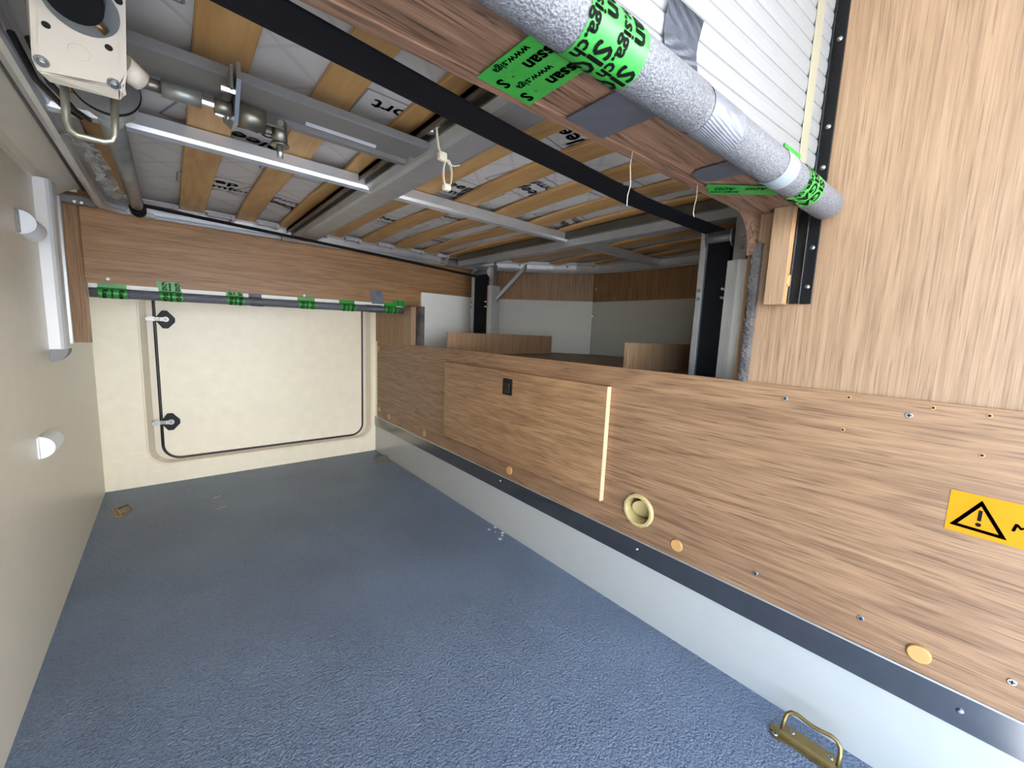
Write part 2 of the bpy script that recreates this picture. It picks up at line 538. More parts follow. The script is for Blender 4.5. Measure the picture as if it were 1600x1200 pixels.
for (lx, lz) in ((-0.018, 0.745), (-0.022, 0.282)):
    bm = B()
    hexa = [(lx - 0.028, lz + 0.003), (lx - 0.007, lz + 0.034), (lx + 0.010, lz + 0.034), (lx + 0.033, lz + 0.006), (lx + 0.033, lz - 0.010), (lx + 0.010, lz - 0.036), (lx - 0.007, lz - 0.036), (lx - 0.028, lz - 0.005)]
    prism(bm, [(lx + (x - lx) * 1.1, YF + 0.016, lz + (z - lz) * 1.12) for x, z in hexa], (0, -0.010, 0))
    bmesh.ops.bevel(bm, geom=[e for e in bm.edges], offset=0.002, segments=1, affect='EDGES')
    lt = obj('latch', bm, 'black', dr)
    bm = B()
    cyl(bm, (lx + 0.004, YF + 0.006, lz), (lx + 0.004, YF - 0.006, lz), 0.0115)
    box(bm, lx - 0.016, lx + 0.004, YF - 0.006, YF - 0.002, lz - 0.009, lz + 0.009, 0.001)
    obj('lever', bm, 'lever', lt)
    bm = B()
    prism(bm, [(lx - 0.064, YF - 0.004, lz + 0.002), (lx - 0.048, YF - 0.004, lz + 0.012), (lx - 0.034, YF - 0.004, lz + 0.010), (lx - 0.034, YF - 0.004, lz - 0.010), (lx - 0.060, YF - 0.004, lz - 0.010)], (0, 0.006, 0))
    obj('lever_tip', bm, 'lever', lt)
    bm = B(); box(bm, lx - 0.036, lx - 0.014, YF - 0.001, YF + 0.003, lz - 0.008, lz + 0.008)
    obj('lever_neck', bm, 'steel_dark', lt)
    bm = B(); cyl(bm, (lx + 0.004, YF - 0.006, lz), (lx + 0.004, YF - 0.0085, lz), 0.0055)
    obj('screw', bm, 'steel_dark', lt)

# right side of the garage: white riser, aluminium strip
struct(obj('baseboard_right', box(B(), XR, XR + 0.02, YN, YF, 0, 0.162), 'white_gloss'))
st = bpy.data.objects.new('trim_3', None); COL.objects.link(st); st.location = (XR, 1.1, 0.156); struct(st)
obj('strip', box(B(), XR - 0.004, XR, YN, YF, 0.156, 0.213, 0.0008), 'alu_strip', st)
bm = B(); prism(bm, [(XR - 0.0040, YN, 0.2120), (XR - 0.0044, YN, 0.2132), (XR - 0.0034, YN, 0.2146), (XR - 0.0005, YN, 0.2146), (XR - 0.0005, YN, 0.2132)], (0, YF - YN - 0.002, 0))
obj('edge_highlight', bm, 'alu', st)  # brighter strip stands in for the highlight along the top edge
scr = None
for y, z in ((-0.038, 0.186), (0.545, 0.190), (1.133, 0.193), (1.717, 0.192), (2.290, 0.187)):
    bm = B(); cyl(bm, (XR - 0.004, y, z), (XR - 0.0062, y, z), 0.0048, 0.0042, 12); cyl(bm, (XR - 0.0062, y, z), (XR - 0.008, y, z), 0.0042, 0.002, 12)
    obj('screw', bm, 'chrome', st)

# oak upright panels of the right wall (near one and the stub at the far end)
struct(obj('wall_right', box(B(), XR + 0.005, XR + 0.021, YN, 0.345, 0.60, 1.5), 'oak_z'))
struct(obj('trim_4', box(B(), XR + 0.003, XR + 0.019, 1.845, YF, 0.60, 0.856), 'oak_z2'))

# compartment behind the right wall
struct(obj('wall_back', box(B(), 0.952, 1.42, 1.962, 1.975, 0.60, 1.5), 'oak_z2'))
bm = B(); prism(bm, [(1.395, 1.975, 0.0), (1.39, 1.95, 0.0), (1.815, 1.47, 0.0), (1.84, 1.485, 0.0)], (0, 0, 1.5))
struct(obj('wall_corner', bm, 'oak_z2'))
struct(obj('wall_front', box(B(), 1.822, 1.842, 0.33, 1.475, 0.0, 1.5), 'oak_z2'))
struct(obj('wall_near', box(B(), 0.952, 1.842, 0.345, 0.361, 0.0, 1.5), 'oak_z2'))
struct(obj('trim_8', box(B(), XR + 0.0005, XR + 0.02, 2.3385, YF, 0.162, 0.667), 'cream_far'))
# grey cladding sheets
g1 = obj('cladding_sheet', box(B(), 1.000, 1.385, 1.929, 1.9385, 0.648, 0.938, 0.0008), 'clad_lit')
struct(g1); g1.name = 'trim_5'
bm = B(); prism(bm, [(1.385, 1.949, 0.648), (1.809, 1.462, 0.648), (1.814, 1.468, 0.648), (1.390, 1.955, 0.648)], (0, 0, 0.292))
g2 = struct(obj('trim_6', bm, 'grey_clad'))
g3 = struct(obj('trim_7', box(B(), 1.815, 1.822, 0.37, 1.465, 0.648, 0.938), 'grey_clad'))
for (x, y, z) in ((1.8195, 1.455, 1.01), (1.8125, 1.462, 0.86)):
    bm = B(); cyl(bm, (x, y, z), (x - 0.004, y - 0.0035, z), 0.0035, 0.003, 10)
    obj('screw', bm, 'steel', g3)
bm = B(); box(bm, 0.952, 1.83, 0.36, 1.96, 0.625, 0.645)
bench = obj('bench_top', bm, 'bench'); tag(bench, 'dark brown shelf behind the oak partition under the bed', 'shelf')

# ------------------------------------------------------------------ oak partition board on the right
pb = thing('partition_board', (XR + 0.008, 1.1, 0.20), 'long low oak board along the right side above the metal strip', 'board')
bm = plate(B(), [(YN, 0.20), (2.338, 0.20), (2.338, 0.667), (YN, 0.667)], [circ(0.552, 0.296, 0.034)], lambda u, v: (XR, u, v), (0.016, 0, 0))
obj('board', bm, 'oak_y', pb)
bm = B(); box(bm, XR - 0.0006, XR + 0.0164, YN, 2.338, 0.6655, 0.6685)
obj('edge_band', bm, 'edge3', pb)
# access flap
fl = obj('access_flap', box(B(), XR - 0.0170, XR - 0.0005, 0.668, 1.537, 0.283, 0.613, 0.0006), 'oak_y2', pb)
bm = B(); box(bm, XR - 0.0169, XR - 0.0006, 0.6668, 0.6682, 0.283, 0.613)
obj('edge_band', bm, 'edge', fl)
bm = B(); box(bm, XR - 0.0210, XR - 0.0165, 1.072, 1.122, 0.529, 0.587, 0.004, 3)
obj('lock', bm, 'black', fl)
bm = B(); box(bm, XR - 0.0230, XR - 0.0205, 1.082, 1.108, 0.536, 0.570, 0.0015)
obj('lock_button', bm, 'black_gloss', fl)
def xdisc(y, z, r, x0, h):
    bm = B()
    cyl(bm, (x0, y, z), (x0 - h * 0.6, y, z), r, r, 24); cyl(bm, (x0 - h * 0.6, y, z), (x0 - h, y, z), r, r * 0.86, 24)
    return bm
for y, z in ((2.315, 0.625), (2.300, 0.265), (2.164, 0.246), (1.744, 0.242), (1.088, 0.247), (0.441, 0.247), (0.016, 0.247)):
    obj('screw_cap', xdisc(y, z, 0.0155, XR, 0.004), 'cap', pb)
for y, z in ((0.253, 0.643), (0.075, 0.642), (0.266, 0.262), (0.093, 0.264), (-0.08, 0.267)):
    s_ = obj('screw', xdisc(y, z, 0.0052, XR, 0.0014), 'steel', pb)
    bm = B(); box(bm, XR - 0.0018, XR - 0.001, y - 0.003, y + 0.003, z - 0.0008, z + 0.0008); box(bm, XR - 0.0018, XR - 0.001, y - 0.0008, y + 0.0008, z - 0.003, z + 0.003)
    obj('screw_recess', bm, 'hole', s_)
for y, z in ((0.155, 0.660), (0.049, 0.659), (-0.010, 0.657), (-0.010, 0.596), (0.157, 0.600)):
    s_ = obj('plug', xdisc(y, z, 0.0034, XR, 0.0010), 'edge2', pb)
    obj('screw_hole', xdisc(y, z, 0.0019, XR - 0.0008, 0.0006), 'hole', s_)

# air outlet ring
av = thing('air_outlet', (XR, 0.552, 0.25), 'round beige air outlet ring with notched rim low on the oak board', 'vent')
vy, vz = 0.552, 0.296
bm = B()
pr = [(0.034, 0.004), (0.0335, -0.005), (0.035, -0.0075), (0.041, -0.0075), (0.0440, -0.004), (0.0440, 0.0), (0.036, 0.0)]
N = 48
rings = []
for i in range(N):
    t = 2 * PI * i / N
    k = 1.0
    ring = []
    for r, x in pr:
        rr = r * (k if r > 0.040 else 1)
        ring.append(bm.verts.new((XR + x, vy + rr * math.cos(t), vz + rr * math.sin(t))))
    rings.append(ring)
for i in range(N):
    a = rings[i]; b = rings[(i + 1) % N]
    for k in range(len(pr)):
        j = (k + 1) % len(pr)
        bm.faces.new((a[k], a[j], b[j], b[k]))
obj('rim', bm, 'vent', av)
bm = B(); cyl(bm, (XR - 0.004, vy, vz), (XR + 0.045, vy, vz), 0.0336, 0.031, 32, cap=False); cyl(bm, (XR - 0.004, vy, vz), (XR + 0.045, vy, vz), 0.0325, 0.030, 32, cap=False)
obj('sleeve', bm, 'vent', av)
bm = B(); cyl(bm, (XR + 0.016, vy - 0.003, vz), (XR + 0.018, vy - 0.0022, vz + 0.001), 0.0285, None, 32)
obj('flap', bm, 'vent', av)
bm = B(); cyl(bm, (XR + 0.043, vy, vz), (XR + 0.045, vy, vz), 0.0305, None, 32)
obj('back', bm, 'hole', av)
for i in range(12):
    t = 2 * PI * (i + 0.5) / 12
    bm = B(); cyl(bm, (XR - 0.0068, vy + 0.0365 * math.cos(t), vz + 0.0365 * math.sin(t)), (XR - 0.0042, vy + 0.0447 * math.cos(t), vz + 0.0447 * math.sin(t)), 0.0014, None, 6)
    obj('tab', bm, 'vent', av)

# warning sticker
ws = thing('warning_sticker', (XR, -0.05, 0.468), 'yellow warning sticker with black exclamation triangle on the oak board', 'sticker')
bm = B(); box(bm, XR - 0.0008, XR, -0.125, 0.0140, 0.4695, 0.5345)
obj('vinyl', bm, 'yellow', ws)
def sg(y, z): return (XR - 0.0012, y, z)
T = [(-0.0190, 0.5275), (0.0095, 0.4795), (-0.0490, 0.4765)]
cx = sum(p[0] for p in T) / 3; cz = sum(p[1] for p in T) / 3
Ti = [(cx + (p[0] - cx) * 0.72, cz + (p[1] - cz) * 0.72) for p in T]
bm = B()
ov = [bm.verts.new(sg(*p)) for p in T]; iv = [bm.verts.new(sg(*p)) for p in Ti]
for i in range(3):
    j = (i + 1) % 3; bm.faces.new((ov[i], ov[j], iv[j], iv[i]))
bmesh.ops.solidify(bm, geom=bm.faces[:], thickness=0.0002)
obj('triangle', bm, 'ink', ws)
bm = B(); box(bm, XR - 0.0014, XR - 0.0008, -0.0215, -0.0175, 0.4950, 0.5115, 0.0002); cyl(bm, (XR - 0.0008, -0.0195, 0.4890), (XR - 0.0014, -0.0195, 0.4890), 0.0030, None, 16)
obj('exclamation_mark', bm, 'ink', ws)
bm = B(); text(bm, 'MAX', 0.0165, lambda u, v: sg(-0.0500 - u, 0.4930 + v), bold=0.03, italic=0.2, wide=1.3)
obj('lettering', bm, 'ink', ws)

# two boards standing in the compartment
tag(obj('loose_board', box(B(), 0.948, 1.606, 1.566, 1.580, 0.645, 0.741, 0.0008), 'oak_z'), 'oak offcut board standing behind the partition near the far post', 'board')
tag(obj('loose_board', box(B(), 1.048, 1.43, 0.70, 0.716, 0.645, 0.7355, 0.0008), 'oak_z'), 'shorter oak offcut board behind the partition beside the near post', 'board')

# ------------------------------------------------------------------ far lintel with its foam tube
tag(obj('lintel_board', box(B(), -0.206, 1.36, 1.94, 1.956, 0.856, 1.16, 0.0008), 'oak_x'), 'wide oak lintel board above the cream hatch on the far side', 'board')
tag(obj('corner_batten', box(B(), XL, -0.205, 1.962, 1.978, 0.658, 1.14, 0.0008), 'oak_z2'), 'narrow oak upright in the far left corner beside the hatch', 'board')
ft = thing('foam_tube', (0.35, 1.925, 0.81), 'thin grey foam tube taped under the far lintel over the hatch', 'foam tube')
def fz(x): return 0.829 + (x + 0.2) * 0.012
bm = B()
R_ = 0.0165
N = 18
xs = [-0.198, 0.0, 0.3, 0.6, 0.897]
rings = []
for x in xs:
    ring = []
    for i in range(N + 1):
        t = math.radians(115 + 310.0 * i / N)
        ring.append(bm.verts.new((x, 1.932 + R_ * math.cos(t), fz(x) - 0.004 + R_ * math.sin(t))))
    for i in range(N, -1, -1):
        t = math.radians(115 + 310.0 * i / N)
        ring.append(bm.verts.new((x, 1.932 + R_ * 0.55 * math.cos(t), fz(x) - 0.004 + R_ * 0.55 * math.sin(t))))
    rings.append(ring)
for i in range(len(rings) - 1):
    a, b = rings[i], rings[i + 1]
    for k in range(len(a)):
        j = (k + 1) % len(a); bm.faces.new((a[k], a[j], b[j], b[k])).smooth = True
bm.faces.new(rings[0]); bm.faces.new(rings[-1][::-1])
obj('foam', bm, 'foam_shaded', ft)
bm = B()
prism(bm, [(-0.198, 1.9375, fz(-.198) + 0.012), (0.897, 1.9375, fz(.897) + 0.012), (0.897, 1.9375, fz(.897) + 0.026), (-0.198, 1.9375, fz(-.198) + 0.026)], (0, 0.018, 0))
obj('white_lip', bm, 'white', ft)
def wrap(bm, x0, x1, ax, r, a0, a1, n=14, thick=0.0006, skew=0.0, rad=None):
    """open cylindrical patch of tape about an axis point function ax(x)->(y,z)"""
    rows = []
    for x in (x0, (x0 + x1) / 2, x1):
        row = []
        for i in range(n + 1):
            t = math.radians(a0 + (a1 - a0) * i / n)
            xx = x + skew * (i / n - 0.5)
            y, z = ax(xx); rr = rad(xx) if rad else r
            row.append(bm.verts.new((xx, y + rr * math.cos(t), z + rr * math.sin(t))))
        rows.append(row)
    for a, b in zip(rows, rows[1:]):
        for i in range(n): bm.faces.new((a[i], a[i + 1], b[i + 1], b[i])).smooth = True
    return bm
def far_tape(x0, x1, flap=0.0, mat='green_shaded', words='SIGA', flapx=0.0, lift=0.0175):
    ax = lambda x: (1.932, fz(x) - 0.004)
    bm = B(); wrap(bm, x0, x1, ax, lift, 95, 300, skew=0.008)
    z0 = fz(x0) + 0.012
    prism(bm, [(x0 - 0.002, 1.9360, z0), (x1 - 0.002, 1.9360, z0), (x1 - 0.002 + flapx, 1.9360, z0 + 0.017 + flap), (x0 - 0.002 + flapx, 1.9360, z0 + 0.017 + flap)], (0, 0.0006, 0))
    t = obj('tape', bm, mat, ft)
    if words:
        bm = B()
        for k, wd in enumerate((words, 'www.siga.ch', words)):
            col = x0 + 0.004 + (x1 - x0 - 0.010) * (k + 0.5) / 3
            sz = 0.013 if k == 1 else 0.018
            def m3(u, v, col=col):
                a = math.radians(125) + u / 0.018
                return (col - 0.004 + v, 1.932 + 0.0180 * math.cos(a), fz(col) - 0.004 + 0.0180 * math.sin(a))
            text(bm, wd, sz, m3, u0=0.004, bold=0.04, clip=(0, 0.048, -1, 1))
            if flap > 0:
                def m4(u, v, col=col): return (col - 0.006 + v, 1.9355, z0 + 0.004 + u)
                text(bm, wd, sz, m4, bold=0.04, clip=(0, 0.012 + flap, -1, 1))
        obj('lettering', bm, 'ink', t)
    return t
far_tape(-0.176, -0.106, words='Rissan')
far_tape(-0.022, 0.042, 0.020, flapx=-0.008)
far_tape(0.174, 0.230, 0.002, words='Rissan')
far_tape(0.248, 0.292, 0.0, 'duct_dark', None, lift=0.0185)
far_tape(0.424, 0.492, words='SIGA')
far_tape(0.596, 0.664, words='Rissan')
far_tape(0.806, 0.868, 0.0, words='SIGA')
bm = B(); box(bm, 0.848, 0.915, 1.9355, 1.9364, 0.858, 0.886)
t = obj('tape', bm, 'green_shaded', ft)
bm = B(); text(bm, 'SIGA', 0.015, lambda u, v: (0.870 + v, 1.9350, 0.862 + u), clip=(0, .022, -1, 1)); text(bm, 'www.', 0.012, lambda u, v: (0.895 + v, 1.9350, 0.862 + u), clip=(0, .022, -1, 1))
obj('lettering', bm, 'ink', t)
bm = B(); prism(bm, [(0.732, 1.9355, 0.924), (0.794, 1.9355, 0.924), (0.806, 1.9355, 0.862), (0.745, 1.9355, 0.860)], (0, 0.0008, 0))
obj('duct_tape', bm, 'duct', ft)
bm = B(); wrap(bm, 0.72, 0.80, lambda x: (1.932, fz(x) - 0.004), 0.0176, 100, 300, skew=0.03)
obj('duct_tape', bm, 'duct_dark', ft)
for x, z in ((-0.152, 0.872), (0.45, 0.872)):
    bm = B(); cyl(bm, (x, 1.94, z), (x, 1.9385, z), 0.0048, None, 12)
    tag(obj('screw_cap', bm, 'white'), 'small white screw cap on the far lintel, %s' % ('near its left end' if x < 0 else 'near its middle'), 'cap')

# far block and felt edge
def felt(x0, x1, y0, y1, z0, z1):
    bm = B(); rows = []; n = int((z1 - z0) / 0.0035)
    for i in range(n + 1):
        z = z0 + (z1 - z0) * i / n
        ring = []
        for (x, y) in ((x1, y0), (x0 + 0.003, y0), (x0, y0 + 0.25 * (y1 - y0)), (x0, (y0 + y1) / 2), (x0, y0 + 0.75 * (y1 - y0)), (x0 + 0.003, y1), (x1, y1)):
            j = 0.0 if x == x1 else 1.0
            ring.append(bm.verts.new((x + j * random.uniform(-0.0016, 0.0016), y + j * random.uniform(-0.0008, 0.0008), z + j * random.uniform(-0.001, 0.001) * (0 < i < n))))
        rows.append(ring)
    for a, b in zip(rows, rows[1:]):
        for k in range(7):
            j = (k + 1) % 7; bm.faces.new((a[k], a[j], b[j], b[k]))
    bm.faces.new(rows[0][::-1]); bm.faces.new(rows[-1])
    return bm
tag(obj('wooden_block', box(B(), 0.906, XR + 0.003, 1.852, 1.938, 0.668, 0.856, 0.0015), 'oak_z'), 'short oak block under the right end of the far lintel', 'block')
tag(obj('felt_strip', felt(0.929, 0.952, 1.800, 1.845, 0.668, 0.858), 'felt'), 'dark grey felt edging beside the far oak block', 'felt strip')
tag(obj('felt_strip', felt(0.925, 0.953, 0.326, 0.3445, 0.668, 0.952), 'felt'), 'grey felt edging up the side of the near oak panel', 'felt strip')

# ------------------------------------------------------------------ near lintel, foam tube, shutter
def yb(x): return 0.253 + 0.080 * (XR - x)
def ye(x): return 0.338 + 0.048 * (XR - x)
ZL = 1.010
nl = thing('near_lintel', (0.35, 0.33, 1.0), 'brown oak lintel overhead on the near side with grey foam tube', 'lintel')
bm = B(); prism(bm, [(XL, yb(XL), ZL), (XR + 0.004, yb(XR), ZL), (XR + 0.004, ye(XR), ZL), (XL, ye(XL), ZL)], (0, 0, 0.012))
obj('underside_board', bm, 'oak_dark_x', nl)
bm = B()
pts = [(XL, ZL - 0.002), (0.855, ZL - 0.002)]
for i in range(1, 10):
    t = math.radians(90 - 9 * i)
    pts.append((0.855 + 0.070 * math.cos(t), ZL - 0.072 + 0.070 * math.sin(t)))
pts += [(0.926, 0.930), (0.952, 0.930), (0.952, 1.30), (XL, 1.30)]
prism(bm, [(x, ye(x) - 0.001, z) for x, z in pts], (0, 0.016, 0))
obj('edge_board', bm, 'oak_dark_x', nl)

def tax(x):
    s_ = (x - 0.265) / 0.635
    return (0.2705 - 0.0485 * s_, 1.0225 - 0.0235 * s_)
def trad(x): return 0.0252 if x < 0.470 else 0.0238
nt_ = thing('foam_tube', (0.35, 0.25, 0.98), 'thick grey foam tube taped along the near lintel overhead', 'foam tube')
def tube_seg(x0, x1, r, roundend=False):
    bm = B(); seg = 32
    xs = [x0 + (x1 - x0) * i / 6 for i in range(7)]
    prof = [(x, r) for x in xs]
    prof[0] = (x0 + 0.0005, r * 0.985)
    prof.insert(0, (x0, r * 0.94))
    if roundend: prof = prof[:-1] + [(x1 - 0.010, r), (x1 - 0.004, r * 0.95), (x1, r * 0.84)]
    else: prof += [(x1 + 0.0006, r * 0.975)]
    rings = []
    for x, rr in prof:
        y, z = tax(x)
        rings.append([bm.verts.new((x, y + rr * math.cos(2 * PI * k / seg), z + rr * math.sin(2 * PI * k / seg))) for k in range(seg)])
    for a, b in zip(rings, rings[1:]):
        for k in range(seg):
            j = (k + 1) % seg; bm.faces.new((a[k], a[j], b[j], b[k])).smooth = True
    bm.faces.new(rings[0][::-1]); bm.faces.new(rings[-1])
    return bm
obj('foam', tube_seg(-0.235, 0.466, 0.0256), 'foam', nt_)
obj('foam', tube_seg(0.468, 0.915, 0.0240, True), 'foam', nt_)
def near_tape(x0, x1, mat, a0, a1, skew=0.0, lift=0.0007, name='tape'):
    bm = B(); wrap(bm, x0, x1, tax, 0, a0, a1, n=40, skew=skew, rad=lambda x: (0.0256 if x < 0.467 else 0.0240) + lift)
    return obj(name, bm, mat, nt_)
def near_text(t, rows, x0, r):
    bm = B()
    for (dx, wd, sz, start, rep) in rows:
        def m3(u, v, dx=dx, start=start):
            y, z = tax(x0 + dx + v)
            a = math.radians(start) + u / r
            return (x0 + dx + v, y + r * math.cos(a), z + r * math.sin(a))
        u = 0
        for k in range(rep):
            text(bm, wd, sz, m3, u0=u, bold=0.03, sub=5)
            vs, _ = glyphs(wd, 0.025)
            u += (max(q[0] for q in vs) + 0.5) * sz
    obj('lettering', bm, 'ink', t)
tp = near_tape(0.276, 0.352, 'green', 60, 330, 0.0)
near_text(tp, [(0.003, 'www.siga.ch', 0.0195, 66, 1), (0.018, 'Rissan', 0.0270, 42, 1), (0.018, 'SIGA', 0.0270, 222, 1), (0.040, 'www.siga.ch', 0.0195, 72, 1), (0.055, 'Rissan', 0.0270, 52, 1), (0.055, 'SIGA', 0.0270, 232, 1)], 0.276, 0.0268)
near_tape(0.474, 0.545, 'duct', 60, 330, 0.012, 0.0008, 'duct_tape')
near_tape(0.676, 0.712, 'grey_tape', 60, 330, 0.0)
tp = near_tape(0.752, 0.812, 'green', 60, 330, 0.012)
near_text(tp, [(0.004, 'www.siga.ch', 0.0150, 90, 1), (0.018, 'SIGA', 0.0230, 150, 1), (0.018, 'SIGA', 0.0230, 270, 1), (0.040, 'SIGA', 0.0230, 165, 1), (0.040, 'Ri', 0.0230, 285, 1)], 0.752, 0.0252)
# flat ends of the tapes on the underside board
def under(pts, mat, name='tape', z=ZL - 0.0032):
    bm = B(); prism(bm, [(x, y, z) for x, y in pts], (0, 0, 0.0010)); return obj(name, bm, mat, nt_)
t = under([(0.252, 0.285), (0.322, 0.285), (0.325, 0.372), (0.252, 0.372)], 'green_shaded')
bm = B()
def mu(x, y0):
    return lambda u, v: (x + v, y0 - 0 + u, ZL - 0.0037)
text(bm, 'www.siga', 0.0130, mu(0.256, 0.302), bold=0.02)
text(bm, 'ssan', 0.0215, mu(0.2705, 0.288), bold=0.035); text(bm, 'o', 0.006, mu(0.276, 0.343)); text(bm, 'S', 0.0215, mu(0.2705, 0.356), bold=0.035)
text(bm, 'www.siga', 0.0130, mu(0.2900, 0.306), bold=0.02)
text(bm, 'ssan', 0.0215, mu(0.3035, 0.290), bold=0.035); text(bm, 'o', 0.006, mu(0.309, 0.345)); text(bm, 'S', 0.0215, mu(0.3035, 0.356), bold=0.035)
bmesh.ops.scale(bm, vec=(1, 1, 1), verts=bm.verts)
obj('lettering', bm, 'ink', t)
under([(0.372, 0.275), (0.445, 0.275), (0.445, 0.362), (0.375, 0.362)], 'duct_dark', 'duct_tape')
bm_pts = [(0.655 + 0.030 * math.cos(math.radians(a)), 0.318 + 0.020 * math.sin(math.radians(a))) for a in range(0, 181, 20)] + [(0.625, 0.262), (0.685, 0.262)]
under(bm_pts, 'duct_dark')
t = under([(0.694, 0.338), (0.704, 0.346), (0.712, 0.343), (0.726, 0.353), (0.742, 0.352), (0.822, 0.270), (0.776, 0.262)], 'green_shaded')
bm = B()
def mr_(u, v):
    return (0.716 + u * 0.66 + v * 0.75, 0.340 - u * 0.72 + v * 0.60, ZL - 0.0037)
text(bm, 'SIGA', 0.016, mr_, u0=0.004, v0=-0.006, bold=0.02); text(bm, 'SIGA', 0.016, mr_, u0=0.055, v0=-0.006, bold=0.02); text(bm, 'www.siga.ch', 0.010, mr_, u0=0.0, v0=0.012, bold=0.02)
obj('lettering', bm, 'ink', t)

# roller shutter above the tube: each slat on its own
sh = thing('roller_shutter', (0.35, 0.27, 1.02), 'white ribbed roller shutter above the near foam tube', 'shutter')
P = 0.0262
def slat_bm(z, h, k):
    bm = B()
    x1 = XR - 0.004 - (0.0022 if k % 2 else 0.0)
    prof = [(0.0, 0.0), (-0.0016, 0.0012), (-0.0030, h * 0.25), (-0.0036, h * 0.55), (-0.0030, h * 0.85), (-0.0016, h - 0.0016), (0.0, h - 0.0008), (0.004, h - 0.0008), (0.004, 0.0)]
    a = [bm.verts.new((XL + 0.004, yb(XL) + dy, z + dz)) for dy, dz in prof]
    b = [bm.verts.new((x1, yb(x1) + dy, z + dz)) for dy, dz in prof]
    n = len(a)
    bm.faces.new(a); bm.faces.new(b[::-1])
    for i in range(n):
        j = (i + 1) % n; bm.faces.new((a[j], a[i], b[i], b[j]))
    return bm
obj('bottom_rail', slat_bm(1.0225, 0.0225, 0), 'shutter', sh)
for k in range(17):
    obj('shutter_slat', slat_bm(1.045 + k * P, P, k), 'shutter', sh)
bm = B()
x0, x1 = 0.846, 0.876
prism(bm, [(x0, yb(x0) - 0.0044, 1.03), (x1, yb(x1) - 0.0044, 1.03), (x1 + 0.001, yb(x1) - 0.0044, 1.49), (x0, yb(x0) - 0.0044, 1.49)], (0, 0.0006, 0))
obj('masking_tape', bm, 'mask', sh)
bm = B()
rows = []
for i in range(9):
    z = 1.045 + 0.093 * i / 8
    rows.append([bm.verts.new((x, yb(x) - 0.0075 - 0.0030 * math.sin(i * 0.9), z)) for x in (0.448 + 0.002 * i / 8, 0.516 + 0.002 * i / 8)])
for a, b in zip(rows, rows[1:]): bm.faces.new((a[0], a[1], b[1], b[0])).smooth = True
bmesh.ops.solidify(bm, geom=bm.faces[:], thickness=0.0006)
obj('duct_tape', bm, 'duct', sh)
bm = B(); prism(bm, [(0.782, yb(.782) - 0.0050, 1.03), (0.850, yb(.850) - 0.0050, 1.03), (0.850, yb(.850) - 0.0050, 1.076), (0.786, yb(.786) - 0.0050, 1.078)], (0, 0.0006, 0))
obj('tape', bm, 'green', sh)

# black guide channel and oak batten beside it
gc = thing('guide_channel', (XR, 0.25, 0.83), 'black plastic shutter channel screwed to the near oak panel', 'channel')
bm = B()
box(bm, XR + 0.0005, XR + 0.005, 0.232, 0.252, 0.828, 1.5, 0.0008)
obj('flange', bm, 'black', gc)
bm = B()
box(bm, XR - 0.012, XR + 0.005, 0.2475, 0.2505, 0.829, 1.5, 0.0006)
box(bm, XR - 0.012, XR + 0.005, 0.2650, 0.2690, 0.829, 1.5, 0.0006)
box(bm, XR + 0.001, XR + 0.005, 0.2500, 0.2660, 0.829, 1.5)
obj('channel', bm, 'black_gloss', gc)
for z in (1.435, 1.289, 1.144, 1.074, 0.932, 0.860):
    bm = B(); cyl(bm, (XR + 0.0005, 0.2405, z), (XR - 0.0012, 0.2405, z), 0.0046, 0.0040, 12); cyl(bm, (XR - 0.0012, 0.2405, z), (XR - 0.0026, 0.2405, z), 0.0036, 0.0018, 12)
    obj('screw', bm, 'chrome', gc)
nb = thing('wooden_batten', (XR, 0.288, 0.83), 'oak batten with tan cap beside the black channel', 'batten')
obj('batten', box(B(), 0.903, XR + 0.005, 0.2695, 0.304, 0.826, ZL, 0.0015, 2), 'oak_z', nb)
bm = B(); box(bm, 0.9045, XR, 0.2688, 0.2697, 0.828, ZL); obj('edge_band', bm, 'edge2', nb)
bm = B(); cyl(bm, (0.917, 0.2690, 0.872), (0.917, 0.2660, 0.872), 0.0125, 0.0105, 20); obj('screw_cap', bm, 'cap', nb)

# loose threads
for i, (x, y, pts) in enumerate(((0.505, 0.356, [(0, 0, 0), (-0.003, 0, -0.02), (0.001, 0, -0.045), (-0.003, 0.001, -0.060), (-0.004, 0, -0.074)]), (0.685, 0.350, [(0, 0, 0), (0.001, 0, -0.02), (-0.004, 0, -0.036), (-0.005, 0, -0.046), (-0.001, 0, -0.052)]))):
    bm = B(); pipe(bm, [(x + p[0], y + p[1], ZL - 0.002 + p[2]) for p in pts], 0.0005, 5)
    tag(obj('thread', bm, 'thread'), ('long' if i == 0 else 'short') + ' loose thread hanging from the near lintel, %s' % ('below the dark duct tape' if i == 0 else 'by the green tape end'), 'thread')

